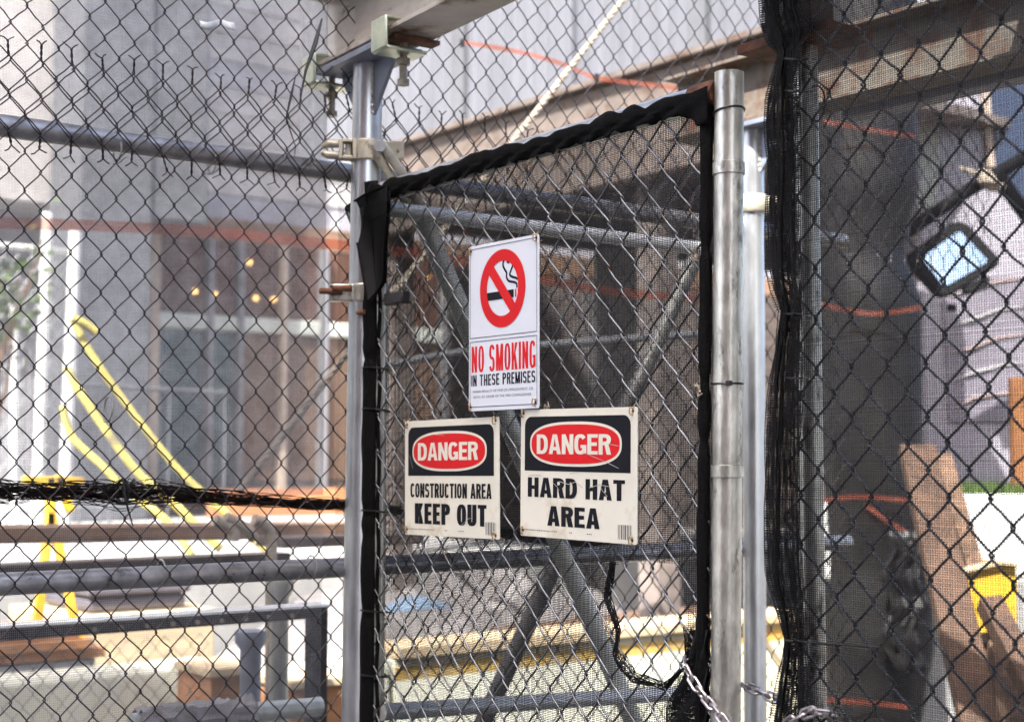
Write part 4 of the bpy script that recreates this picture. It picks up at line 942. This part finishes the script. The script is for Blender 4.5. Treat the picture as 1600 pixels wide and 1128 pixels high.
def danger(label, corners, lines, spec):
    S_ = Sign('danger_sign', label, corners, CREAMSIGN, y=spec['y'])
    S_.poly('black_header', rrect(.04 * S_.W, -.482 * S_.H, .948 * S_.W, -.057 * S_.H, .016, corners=(1, 1, 0, 0)), SIGNBLACK, .0002)
    cx, cy, rx, ry = .485, -.272, .395, .172
    def oval(k, grow): 
        P = []
        for t in range(64):
            a = 2 * math.pi * t / 64; c_, s_ = math.cos(a), math.sin(a); p = 2.6
            P.append(((cx * S_.W + (rx * S_.W + grow) * math.copysign(abs(c_) ** (2 / p), c_)), (cy * S_.H + (ry * S_.H + grow) * math.copysign(abs(s_) ** (2 / p), s_))))
        return P
    S_.poly('oval_outline', oval(0, 0), CREAMSIGN, .0006); S_.poly('red_oval', oval(0, -.0045), SIGNRED, .0010)
    S_.word('DANGER', .155, .197, .795, .350, CREAMSIGN, .033, .0265, .0015, gap=.24)
    for (b, u0, v0, u1, v1, tf, thf) in lines: S_.word(b, u0, v0, u1, v1, SIGNBLACK, tf, thf, .0004)
    S_.barcode(spec['bc'][0], .862, spec['bc'][1], .968)
    g = random.Random(spec['seed']); mb = MB(); x = .035
    while x < .66:
        w = g.uniform(.004, .012)
        if x < .34 or abs(x - .45) < .012 or .58 < x < .64:
            mb.add([S_.o + a * S_.W * S_.ux - b * S_.H * S_.uy + S_.n * .0004 for a, b in ((x, .952), (x + w, .952), (x + w, .944), (x, .944))], [(0, 1, 2, 3)])
        x += w + .006
    mb.build('fine_print', SIGNGREY, S_.t, smooth=False)
    for u, v, k in ((.025, .03, 1), (.965, .03, -1), (.025, .955, 1), (.962, .97, -1)): S_.tie(u, v, k)
    return S_
d1 = danger('danger sign at left reading construction area keep out', [(634.5, 661), (780.5, 648), (631, 837), (780, 840)],
            [('CONSTRUCTION AREA', .065, .548, .925, .672, .0195, .0195), ('KEEP OUT', .115, .722, .875, .900, .043, .031)], dict(bc=(.865, .965), y=-.022, seed=3))
d2 = danger('danger sign at right reading hard hat area', [(815, 643), (998.5, 632.5), (812, 840), (993, 847)],
            [('HARD HAT', .07, .535, .905, .688, .038, .028), ('AREA', .25, .752, .70, .905, .040, .029)], dict(bc=(.85, .955), y=-.026, seed=5))
for pts, w in (([(.56, -.33), (.66, -.37), (.76, -.405), (.86, -.45)], .0008), ([(.08, -.525), (.12, -.515), (.20, -.52)], .0012), ([(.36, -.56), (.44, -.58), (.50, -.56), (.56, -.60)], .0012), ([(.30, -.57), (.34, -.60), (.36, -.63)], .0010),
               ([(.62, -.60), (.70, -.575), (.78, -.585)], .0011), ([(.70, -.57), (.73, -.62), (.77, -.66)], .0010), ([(.77, -.27), (.86, -.285)], .0008), ([(.45, -.50), (.52, -.487)], .0008)):
    d2.stroke('scratch', [(a * d2.W, b * d2.H) for a, b in pts], w, SCRATCH, .0018)
for pts, w in (([(.10, -.62), (.2, -.60), (.31, -.63)], .0006), ([(.62, -.90), (.70, -.84), (.74, -.83)], .0007), ([(.30, -.12), (.45, -.14)], .0006), ([(.06, -.30), (.10, -.42)], .0006), ([(.80, -.70), (.88, -.64)], .0006)):
    d1.stroke('scratch', [(a * d1.W, b * d1.H) for a, b in pts], w, SCRATCH, .0018)
ns = Sign('no_smoking_sign', 'white no smoking sign with red prohibition ring above the danger signs', [(733.5, 387), (843.5, 364.5), (732, 644.5), (841, 636)], WHITESIGN, y=-.030, r=.005)
for (u0, v0, u1, v1) in ((.022, .020, .972, .560), (.022, .583, .972, .975)):
    w = .0011; P = [(u0 * ns.W, -v0 * ns.H), (u1 * ns.W, -v0 * ns.H), (u1 * ns.W, -v1 * ns.H), (u0 * ns.W, -v1 * ns.H)]
    for i in range(4): ns.stroke('border_line', [P[i], P[(i + 1) % 4]], w, SIGNBLACK, .0004)
cx, cy = .495 * ns.W, -.282 * ns.H; Rr = .223 * ns.H; Rx = min(Rr, .325 * ns.W)
def ell(rx, ry, n=72): return [(cx + rx * math.cos(2 * math.pi * t / n), cy + ry * math.sin(2 * math.pi * t / n)) for t in range(n)]
kx = Rx / (.232 * ns.H); wr = .020
ns.stroke('prohibition_ring', ell(Rx - wr / 2, .232 * ns.H - wr / 2), wr, SIGNRED, .0008, closed=True)
ns.stroke('prohibition_bar', [(cx - .68 * (Rx - .01), cy + .66 * .21 * ns.H), (cx + .62 * (Rx - .01), cy - .66 * .21 * ns.H)], .019, SIGNRED, .0011)
cw = ns.W
ns.rect('cigarette', .275, .298, .655, .345, SIGNBLACK, .0004)
ns.rect('cigarette_tip', .675, .298, .693, .345, SIGNRED, .0004); ns.rect('cigarette_tip', .712, .298, .73, .345, SIGNRED, .0004)
def sm(pts): 
    P = np.array([(a * ns.W, -b * ns.H) for a, b in pts]); P3 = np.c_[P, np.zeros(len(P))]
    return [cr(P3, s_)[:2] for s_ in np.linspace(0, len(P) - 1, 40)]
ns.stroke('smoke_line', sm([(.735, .292), (.733, .255), (.69, .235), (.64, .225), (.60, .21), (.615, .185), (.635, .165), (.64, .14), (.61, .128), (.575, .135), (.565, .125)]), .0042, SIGNBLACK, .0004)
ns.stroke('smoke_line', sm([(.70, .292), (.695, .268), (.66, .257), (.585, .245), (.555, .222), (.555, .195), (.53, .175), (.505, .15), (.51, .122), (.55, .103)]), .0042, SIGNBLACK, .0004)
ns.word('NO SMOKING', .045, .610, .955, .768, SIGNRED, .030, .0165, .0004, gap=.6)
ns.word('IN THESE PREMISES', .04, .783, .95, .850, SIGNBLACK, .0175, .0085, .0004, gap=.62)
ns.text('UNDER PENALTY OF FINE OR IMPRISONMENT, OR', .06, .876, .92, .893, SIGNGREY, .0, .0004, 'fine_print')
ns.text('BOTH, BY ORDER OF THE FIRE COMMISSIONER', .075, .909, .90, .926, SIGNGREY, .0, .0004, 'fine_print')
for u, v, k in ((.03, .975, 1), (.95, .965, -1), (.03, .03, 1), (.965, .02, -1)): ns.tie(u, v, k)
# pale tie knots at the mesh
for (px, py, lab) in ((846, 412, 'frayed pale tie beside the top of the no smoking sign'), (857, 637, 'frayed pale tie above the hard hat sign corner'), (1088, 398, 'frayed pale tie near the gate latch side, high up'), (1092, 612, 'frayed pale tie near the gate latch side, at mid height')):
    c = onY(px, py, -.02); mb = MB()
    for k in range(5):
        a = random.uniform(0, 6.28); mb.tube([c, c + V3(math.cos(a) * .006, -.004, math.sin(a) * .008), c + V3(math.cos(a + 1.2) * .010, -.003, math.sin(a + .9) * .012)], [.0022, .0018, .001], 5)
    tag(mb.build('tie_knot', ROPE), lab, 'tie', 'pale ties on the gate mesh')

# ================================================================== RIGHT FENCE
RY = -.004
rp_t, rp_b = onY(1256, 74, .055), onY(1270, 1128, .055)
RF = thing('chain_link_fence', 'chain link fence right of the gate, hung with black netting', 'fence', (rp_t[0], .03, 0))
xr0, xr1 = onY(1236, 600, RY)[0], onY(1720, 600, RY)[0] + .62
MB().tube(vtube(rp_t, rp_b, .022, 0), .0195, 24).build('fence_post', GALV_OLD, RF)
MB().obox(rp_t + EZ * .006 + RIGHT * .0, EX * .085, EY * .05, EZ * .007).build('cap_plate', RUST, RF, bevel=.001)
MB().box((rp_t[0] - .035, .03, rp_t[2] + .014), (rp_t[0] + .035, .08, 3.0)).build('post_head', BEAMBROWN, RF, bevel=.002)
MB().tube([V3(xr1 + .1, .055, 0), V3(xr1 + .1, .055, 2.9)], .0195, 18).build('fence_post', GALV_OLD, RF)
MB().tube([V3(rp_t[0], .055, .12), V3(xr1 + .1, .055, .12)], .018, 12).build('bottom_rail', GALV_OLD, RF)
fabric('chain_link_fabric', WIRE_GREY, RF, (0, RY, 0), EX, -EY, xr0, xr1, .05, 2.95, W=.0605, V=.0685, r=.0018, seed=27, wob=.004, sides=6)
rn = smooth_noise(43, 7, .004, 1.5, 8)
RN = thing('fence_netting', 'black netting on the right fence with a bunched, tied left edge', 'netting', (xr0, -.03, .9))
def sR(U, Z): return np.stack([U, RY - .011 + rn(U, Z), Z], -1)
net('net_threads', NETBLACK, RN, sR, -EY, onY(1240, 600, RY)[0], xr1, .85, 2.95, pu=.0036, pz=.0029, r=.00060, seg=.03, seed=15)
# bunched edge: net threads over a crumpled hanging roll, pinched at its ties
xe = onY(1228, 560, RY - .02)
pz_ = [onY(1226, py, RY)[2] for py in (72, 135, 265, 490, 590, 1000)]
edge_px = [(-60, 1216, 22), (30, 1222, 24), (60, 1232, 26), (85, 1236, 13), (140, 1226, 20), (200, 1224, 22), (265, 1226, 20), (330, 1226, 20), (420, 1230, 21), (478, 1236, 17), (492, 1240, 11), (515, 1236, 16), (600, 1230, 21), (700, 1226, 22), (800, 1224, 22), (900, 1228, 22), (970, 1240, 16), (1005, 1244, 12), (1060, 1242, 20), (1128, 1240, 26), (1300, 1238, 28)]
epz = np.array([onY(1226, e[0], RY - .02)[2] for e in edge_px])[::-1]; ecx = np.array([onY(e[1], e[0], RY - .02)[0] for e in edge_px])[::-1]; ew = np.array([abs(onY(e[1] + e[2], e[0], RY - .02)[0] - onY(e[1] - e[2], e[0], RY - .02)[0]) / 2 for e in edge_px])[::-1]
fe1, fe2 = smooth_noise(51, 9, 1, 4, 30), smooth_noise(52, 9, 1, 3, 16)
def sE(k, dens, amp):
    def f(U, Z):
        cx_ = np.interp(Z, epz, ecx); w_ = np.interp(Z, epz, ew)
        rr = 1 + amp * (.22 * np.sin(U * 5 + Z * 11 + k) + .2 * np.sin(U * 9 - Z * 7 + 2 * k) + .12 * fe1(U * .4, Z))
        return np.stack([cx_ + w_ * rr * np.cos(U), RY - .022 + .45 * w_ * rr * np.sin(U) - .012 * np.sin(U) + .004 * fe2(U, Z), Z], -1)
    return f
zlo, zhi = .85, 2.95
net('bunched_edge', NETBLACK, RN, sE(0, 1, 1.0), -EY, 0, 6.28, zlo, zhi, pu=.17, pz=.0030, r=.00072, seg=.03, seed=17)
net('bunched_edge', NETBLACK, RN, sE(3, 1, 1.3), -EY, 2.0, 5.6, zlo, zhi, pu=.19, pz=.0034, r=.0007, seg=.03, seed=19)
Zs = np.linspace(zlo, zhi, 180)
for k, (ph, sc) in enumerate(((4.6, .7),)):
    g = []
    for z in Zs:
        row = []
        for j in range(5):
            a = ph + (j - 2) * (.035 + .03 * math.sin(z * 9 + k * 3)) + .25 * math.sin(z * 13 + k) + .35 * math.sin(z * 4 + k * 2) ; w_ = float(np.interp(z, epz, ew)) * sc * (1 + .12 * math.sin(z * 17 + k)); cx_ = float(np.interp(z, epz, ecx))
            row.append(V3(cx_ + w_ * math.cos(a), RY - .022 + .5 * w_ * math.sin(a) - .004 * k + .002 * math.sin(z * 40 + j), z))
        g.append(row)
    MB().grid(g).build('net_fold', NETROLL, RN, solid=.0012)
for py in (92, 142, 490, 590, 1000):
    c = onY(1250, py, .01); a0, b0 = onY(1232, py, -.036), onY(1273, py + 3, .055)
    MB().tube([onY(1226, py, -.03), onY(1240, py + 1, -.045), onY(1262, py + 2, -.03), onY(1275, py + 2, .04)], .0016, 6).build('cable_tie', TIEBLACK, RN)
tag(MB().tube([onY(1270, 1005, -.018), onY(1310, 1006, -.02), onY(1375, 1011, -.019)], [.0022, .0018, .001], 6).build('tie_tail', TIEBLACK), 'long loose black cable tie tail on the right netting', 'cable tie')
tag(MB().tube([onY(1274, 152, .05) + V3(math.cos(a) * .018, 0, math.sin(a) * .026 - .01) for a in np.linspace(0, 6.6, 24)] + [onY(1285, 170, .05), onY(1300, 176, .06), onY(1287, 200, .05)], .0014, 5).build('loose_wire', RUST), 'thin loop of loose wire at the top of the right fence post', 'wire')

# ================================================================== CHAIN
lk = []
for k in range(22):
    t = 2 * math.pi * k / 22; x = .0062 * math.cos(t); y = .0062 * math.sin(t)
    y += .0080 * (1 if math.sin(t) > 0 else -1); lk.append(V3(x, y, 0))
link_me = None
CH = thing('steel_chain', 'steel chain looped round the gate stile and tied to the right fence', 'chain', tuple(onY(1100, 1060, -.03)))
def chain(path):
    global link_me
    P = np.array(path, float); seg = np.linalg.norm(np.diff(P, axis=0), axis=1); cum = np.r_[0, np.cumsum(seg)]; pitch = .0205; n = int(cum[-1] / pitch)
    for i in range(n):
        p = [np.array([np.interp(s, cum, P[:, a]) for a in range(3)]) for s in (i * pitch, (i + 1) * pitch)]
        c = (p[0] + p[1]) / 2; d = nrm(p[1] - p[0]); u = nrm(np.cross(d, FH)); w = np.cross(u, d)
        ang = (math.radians(25) if i % 2 else math.radians(-62)) + random.uniform(-.2, .2); u2 = u * math.cos(ang) + w * math.sin(ang); w2 = np.cross(u2, d)
        if link_me is None:
            o = MB().tube(lk, .0023, 8, closed=True).build('link', CHAINM, CH); link_me = o.data; V = np.array([tuple(q.co) for q in link_me.vertices]) + wloc(CH); link_me.vertices.foreach_set('co', V.astype(np.float32).ravel()); link_me.update()
        else:
            o = bpy.data.objects.new('link', link_me); COL.objects.link(o); o.parent = CH
        M = Matrix(((u2[0], d[0], w2[0], c[0] - wloc(CH)[0]), (u2[1], d[1], w2[1], c[1] - wloc(CH)[1]), (u2[2], d[2], w2[2], c[2] - wloc(CH)[2]), (0, 0, 0, 1)))
        o.matrix_local = M
def smp(pts, n=60): A_ = np.array(pts); return [cr(A_, s) for s in np.linspace(0, len(A_) - 1, n)]
chain(smp([onY(1079, 1018, .004), onY(1072, 1040, -.024), onY(1088, 1072, -.030), onY(1108, 1098, -.034), onY(1128, 1122, -.042), onY(1150, 1150, -.044), onY(1172, 1165, -.03)]))
chain(smp([onY(1150, 1066, .026), onY(1172, 1074, .03), onY(1195, 1084, .028), onY(1220, 1096, .02), onY(1240, 1104, .0)]))
chain(smp([onY(1222, 1138, -.03), onY(1240, 1124, -.044), onY(1262, 1113, -.046), onY(1282, 1110, -.044), onY(1298, 1116, -.02), onY(1302, 1124, .03)]))

# ================================================================== BEHIND THE RIGHT FENCE
CD = 6.0
cw = thing('wrapped_column', 'dark column wrapped in black sheeting behind the right fence', 'column', tuple(onD(1355, 1128, CD) * V3(1, 1, 0)))
ff1 = smooth_noise(91, 9, 1, 2, 14); prof = [(-300, 1285, 1430), (150, 1283, 1430), (300, 1280, 1436), (340, 1280, 1424), (400, 1281, 1412), (470, 1283, 1438), (700, 1284, 1440), (770, 1292, 1450), (900, 1300, 1455), (1000, 1290, 1462), (1128, 1286, 1440), (1500, 1286, 1440)]
zc = np.array([onD(1350, p_[0], CD)[2] for p_ in prof])[::-1]; xl = np.array([onD(p_[1], p_[0], CD).dot(RIGHT) for p_ in prof])[::-1]; xrr = np.array([onD(p_[2], p_[0], CD).dot(RIGHT) for p_ in prof])[::-1]
base = onD(1350, 700, CD); dF = base.dot(FH); g = []
for z in np.linspace(0, 4.2, 90):
    l, r_ = np.interp(z, zc, xl), np.interp(z, zc, xrr); c_, w_ = (l + r_) / 2, (r_ - l) / 2; row = []
    for k in range(49):
        a = 2 * math.pi * k / 48; k2 = 1 + (.02 + .05 * (z < 1.6)) * ff1(3 * math.cos(a), z * 2 + 3 * math.sin(a)) + .015 * math.sin(a * 11 + z * 3)
        row.append(RIGHT * (c_ + w_ * k2 * math.cos(a)) + FH * (dF + .8 * w_ * k2 * math.sin(a)) + EZ * z)
    g.append(row)
MB().grid(g).build('wrapping', BLACKTARP, cw)
for (pts, lab) in (([(1286, 190), (1320, 196), (1370, 205), (1431, 214)], 'topmost orange tape round the dark column'), ([(1270, 472), (1310, 482), (1360, 490), (1400, 487), (1440, 480)], 'sagging orange tape across the middle of the dark column'),
                   ([(1284, 782), (1340, 776), (1400, 780), (1436, 784)], 'orange tape round the dark column below its middle'), ([(1352, 788), (1385, 812), (1420, 835), (1438, 848)], 'slanting orange tape below the others on the dark column'), ([(1284, 1092), (1340, 1096), (1420, 1104)], 'lowest orange tape on the dark column')):
    P = [onD(px, py, CD - .17 - .02 * k) for k, (px, py) in enumerate(pts)]
    tag(ribbon(MB(), P, .019, FH).build('orange_tape', TAPE), lab, 'tape', 'orange tapes on the dark column')
# orange tapes elsewhere
P = [(-120, 338), (0, 348), (150, 353), (320, 362), (450, 375), (560, 386), (700, 404), (860, 440), (980, 458), (1110, 468)]
tag(ribbon(MB(), [onX(px, py, -1.1) for px, py in P], .029, EX).build('orange_tape', TAPE), 'long orange warning tape strung level behind the left fence and the gate', 'tape')
P = [(718, 66), (770, 74), (830, 86), (885, 103), (932, 122), (1000, 131), (1075, 140), (1130, 142)]
tag(ribbon(MB(), [onD(px, py, 4.6) for px, py in P], .015, FH).build('orange_tape', TAPE), 'orange warning tape strung at the top behind the steel beam', 'tape')
mb = MB()
for px, py in ((722, 68), (932, 122)):
    c = onD(px, py, 4.58); mb.tube([c - EZ * .012, c + EZ * .012], .008, 6)
tag(mb.build('tape_knot', TIEBLACK), 'small black knots holding the top orange tape', 'knot', kind='stuff')

# truck
TD = 7.4
tk = thing('truck', 'white truck cab with black wing mirror parked beyond the right fence', 'truck', tuple(onD(1600, 1128, TD) * V3(1, 1, 0)))
def tp(px, py, d=TD): return onD(px, py, d)
def panel(px, d0, d1):     # polygon of pixels at depth d0 given real thickness d1-d0
    a = [tp(*p_, d0) for p_ in px]; b = [p_ + FH * (d1 - d0) for p_ in a]; n = len(a); m_ = MB()
    return m_.add(a + b, [tuple(range(n)), tuple(range(2 * n - 1, n - 1, -1))] + [(i, n + i, n + (i + 1) % n, (i + 1) % n) for i in range(n)])
panel([(1426, 140), (1760, 40), (1900, 40), (1900, 760), (1440, 760)], TD, TD + 2.2).build('cab_body', TRUCKWHITE, tk, bevel=.03)
panel([(1546, 112), (1740, 60), (1740, 352), (1560, 300)], TD - .012, TD - .002).build('windscreen', WINDSHIELD, tk, bevel=.004)
panel([(1428, 150), (1470, 138), (1466, 320), (1430, 330)], TD - .02, TD - .001).build('green_marker_panel', TRIMPALE, tk, bevel=.006)
panel([(1533, 118), (1545, 114), (1556, 262), (1543, 262)], TD - .03, TD - .001).build('door_pillar', MULLION, tk, bevel=.006)
panel([(1470, 430), (1720, 430), (1720, 660), (1482, 660)], TD - .015, TD - .001).build('door_panel', TRUCKGREY, tk, bevel=.01)
for k in range(5):  # thin pale and pinkish streaks laid across the door panel
    y = 452 + k * 44
    MB().tube([tp(1484 + 6 * math.sin(k * 2), y + 12, TD - .02), tp(1520, y - 2 + 6 * math.sin(k), TD - .028), tp(1560, y - 12, TD - .02), tp(1620, y - 20, TD - .022)], [.002, .007, .006, .002], 8).build('pinkish_streak', WALLWARM if k % 2 else PINKISH, tk)
panel([(1440, 766), (1900, 766), (1900, 900), (1450, 900)], TD + .4, TD + 2).build('chassis', DARKSTEEL, tk)
for px in (1560, 1760):
    c = onD(px, 1000, TD + .5); c[2] = .52
    MB().tube([c - FH * .16, c - FH * .13, c + FH * .13, c + FH * .16], [.46, .52, .52, .46], 32).build('wheel', RUBBER, tk)
mr = MB(); MD = 6.6
frame0 = [(1424, 398), (1496, 346), (1508, 344), (1519, 350), (1556, 404), (1556, 412), (1548, 420), (1480, 462), (1468, 464), (1460, 458), (1426, 410)]
frame = [(1490 + (a_ - 1490) * 1.04, 404 + (b_ - 404) * 1.04) for a_, b_ in frame0]
_pan = panel
def mpanel(px, d0, d1):
    m_ = _pan(px, d0, d1); c_ = tp(1490, 404, MD)
    m_.v = [tuple(np.array(p_) + FH * (.42 * (np.array(p_) - c_).dot(EZ) - .15 * (np.array(p_) - c_).dot(RIGHT))) for p_ in m_.v]; return m_
mh = mpanel(frame, MD, MD + .09).build('wing_mirror', RUBBER, tk, bevel=.012)
ins0 = [(1446, 402), (1500, 363), (1505, 363), (1537, 407), (1533, 413), (1475, 446), (1470, 445)]
ins = [(1490 + (a_ - 1490) * 1.06, 405 + (b_ - 405) * 1.06) for a_, b_ in ins0]
mpanel(ins, MD - .006, MD - .001).build('mirror_pane', MIRROR, mh, smooth=False)
mpanel([(1500, 452), (1536, 432), (1542, 438), (1536, 448), (1510, 462), (1500, 460)], MD + .0, MD + .05).build('spot_mirror', RUBBER, mh, bevel=.006)
MB().tube([tp(1418, 362, MD + .05), tp(1510, 300, MD + .05), tp(1575, 262, MD + .05), tp(1640, 222, MD + .3)], .032, 10).build('mirror_arm', RUBBER, tk)
MB().tube([tp(1560, 275, MD + .05), tp(1590, 318, MD + .05), tp(1640, 385, MD + .3)], .034, 10).build('mirror_arm', RUBBER, tk)
MB().tube([tp(1487, 476, MD), tp(1487, 486, MD)], [.022, .022], 10).build('mirror_foot', RUBBER, tk)
mb = MB()
for k in range(4): mb.tube([tp(1528 + 5 * k, 268, MD), tp(1534 + 7 * k, 285, MD - .04), tp(1548 + 5 * k, 296, MD - .02), tp(1562 + 2 * k, 290, MD + .04)], .013, 8)
mb.tube([tp(1500, 263, MD), tp(1530, 272, MD - .03)], .01, 8)
tag(mb.build('rope_knot', ROPE), 'tan rope knotted round the truck mirror arm', 'rope knot')

# white board, planting, orange post, yellow box, leaning lumber
tag(panel([(1440, 772), (1760, 772), (1780, 900), (1450, 900)], 6.35, 6.40).build('white_board', WHITEPAINT, bevel=.004), 'bright white board standing below the truck', 'board')
pw = onD(1600, 900, 6.37); tag(MB().obox(V3(pw[0], pw[1], (pw[2] - .004) / 2), RIGHT * .55, FH * .10, EZ * (pw[2] - .004) / 2).build('concrete_block', CONCRETE, bevel=.01), 'concrete block under the bright white board', 'block')
gm = MB()
for k in range(900):
    c = onD(random.uniform(1440, 1680), 775, 6.6 + random.uniform(0, .25)); h = random.uniform(.03, .085); a = random.uniform(0, 6.28); w = V3(math.cos(a), math.sin(a), 0) * .006; le = V3(random.gauss(0, .015), random.gauss(0, .015), h)
    gm.add([c - w, c + w, c + le], [(0, 1, 2)])
tag(gm.build('grass', GRASS, smooth=False), 'green grass strip above the white board', 'grass', kind='stuff')
pg = onD(1560, 778, 6.72); tag(MB().obox(V3(pg[0], pg[1], pg[2] / 2), RIGHT * .45, FH * .22, EZ * pg[2] / 2).build('planter', CONCRETE, bevel=.01), 'concrete planter holding the green grass strip', 'planter')
tag(MB().bar(tp(1588, 590, 6.9), tp(1592, 775, 6.9), .06, .06, FH).build('orange_post', RUSTORANGE, bevel=.006), 'orange post at the right edge above the white board', 'post')
yb_ = thing('yellow_box', 'yellow open top box on the leaning lumber behind the right fence', 'box', tuple(onD(1550, 985, 4.6)))
panel([(1508, 893), (1566, 880), (1572, 985), (1526, 990)], 4.6, 4.62).build('front_panel', YELLOWPAINT, yb_, bevel=.003)
panel([(1566, 880), (1588, 884), (1590, 978), (1572, 985)], 4.605, 4.80).build('side_panel', YELLOWPAINT, yb_, bevel=.003)
panel([(1504, 890), (1562, 876), (1592, 880), (1590, 886), (1566, 883), (1508, 896)], 4.58, 4.64).build('rim', WOODPALE, yb_, bevel=.003)
tag(MB().obox(onD(1552, 1000, 4.72) - EZ * .5, RIGHT * .10, FH * .08, EZ * .5).build('timber_stand', LUMBER, bevel=.004), 'short upright timber under the yellow box', 'timber')
def plank(label, a, b, w, t, m, da, db):
    P0, P1 = onD(*a, da), onD(*b, db); d = nrm(P1 - P0); P1 = P1 + d * .8 if P1[2] > .8 else P1
    if P1[2] < 0: P1 = P0 + (P1 - P0) * (P0[2] / (P0[2] - P1[2]))
    return tag(MB().bar(P0, P1, t, w, RIGHT).build('leaning_plank', m, bevel=.003), label, 'plank', 'planks leaning behind the right fence')
plank('widest brown plank leaning beside the dark column', (1432, 700), (1530, 1128), .115, .045, LUMBER, 4.9, 4.3)
plank('narrow brown plank leaning just right of the widest one', (1470, 720), (1586, 1128), .055, .09, WOODBROWN, 5.1, 4.5)
plank('brown plank leaning at the lower right under the yellow box', (1545, 940), (1640, 1128), .07, .06, LUMBER, 4.5, 4.2)
# pale plastic sheets behind the post
p = onD(1310, 850, 6.6)
f = smooth_noise(17, 8, .03, 8, 40)
g = [[tp(1284 + 42 * i / 9, 785 + 125 * j / 13, 6.3) + FH * f(i * .3, j * .3) for j in range(14)] for i in range(10)]
tag(MB().grid(g).build('plastic_sheet', WHITEPAINT, solid=.003), 'crumpled pale plastic hanging beside the right fence post', 'plastic sheet')
g = [[tp(1384 + 60 * i / 9 + 8 * math.sin(j), 830 + 220 * j / 15, 5.75) + FH * f(i * .3, j * .3) * 1.6 for j in range(16)] for i in range(10)]
tag(MB().grid(g).build('plastic_sheet', BLACKTARP, solid=.003), 'wrinkled black plastic hanging low on the dark column', 'plastic sheet')
a = onD(1305, 1000, 6.8); tag(MB().obox(a - EZ * .3, RIGHT * .12, FH * .1, EZ * .30).build('yellow_drum', YELLOWPAINT, bevel=.02), 'yellow block low behind the right fence post', 'block')

# loose things at the top left
tag(MB().tube([onX(503, 30, .02), onX(492, 70, .03), onX(478, 110, .03), onX(470, 150, .03)], [.002, .005, .003, .0015], 8).build('black_cable', TIEBLACK), 'black cable hanging from the end of the pale beam', 'cable')
tag(MB().tube([onX(462, 118, -.02), onX(455, 150, -.02), onX(447, 185, -.02), onX(462, 230, -.03), onX(460, 245, -.03)], [.001, .0028, .0016, .001, .0006], 8).build('black_cable', TIEBLACK), 'frayed black cable left of the beam end on the fence', 'cable')
g = [[onX(312 + 9 * i, 33 + 6 * j + 3 * math.sin(i * 1.3), FX - .06) + EX * .004 * math.sin(i + j) for j in range(3)] for i in range(7)]
tag(MB().grid(g).build('white_tape', WHITEPAINT, solid=.001), 'torn scrap of white tape high on the left netting', 'tape')
sb = thing('leafy_shrub', 'sparse leafy twigs at the far left above the mesh panel', 'shrub', tuple(onX(30, 400, -7)))
tw_ = MB(); lv = MB(); b0 = onX(-60, 760, -7); b0[2] = PZ
for k in range(7):
    tip = onX(random.uniform(-30, 70), random.uniform(365, 470), -7 + random.uniform(-.3, .3)); mid = (b0 + tip) / 2 + V3(0, random.uniform(-.2, .2), .2)
    tw_.tube([b0, mid, tip], [.02, .012, .004], 6)
    for j in range(34):
        c = mid + (tip - mid) * random.uniform(.3, 1.08) + V3(random.gauss(0, .08), random.gauss(0, .10), random.gauss(0, .08)); a_ = nrm(V3(*np.random.normal(size=3))); b__ = nrm(np.cross(a_, V3(.3, .5, .8)))
        lv.add([c - a_ * .05, c + b__ * .022, c + a_ * .05, c - b__ * .022], [(0, 1, 2, 3)])
tw_.build('twigs', WOODBROWN, sb); lv.build('leaves', LEAF, sb, smooth=False)
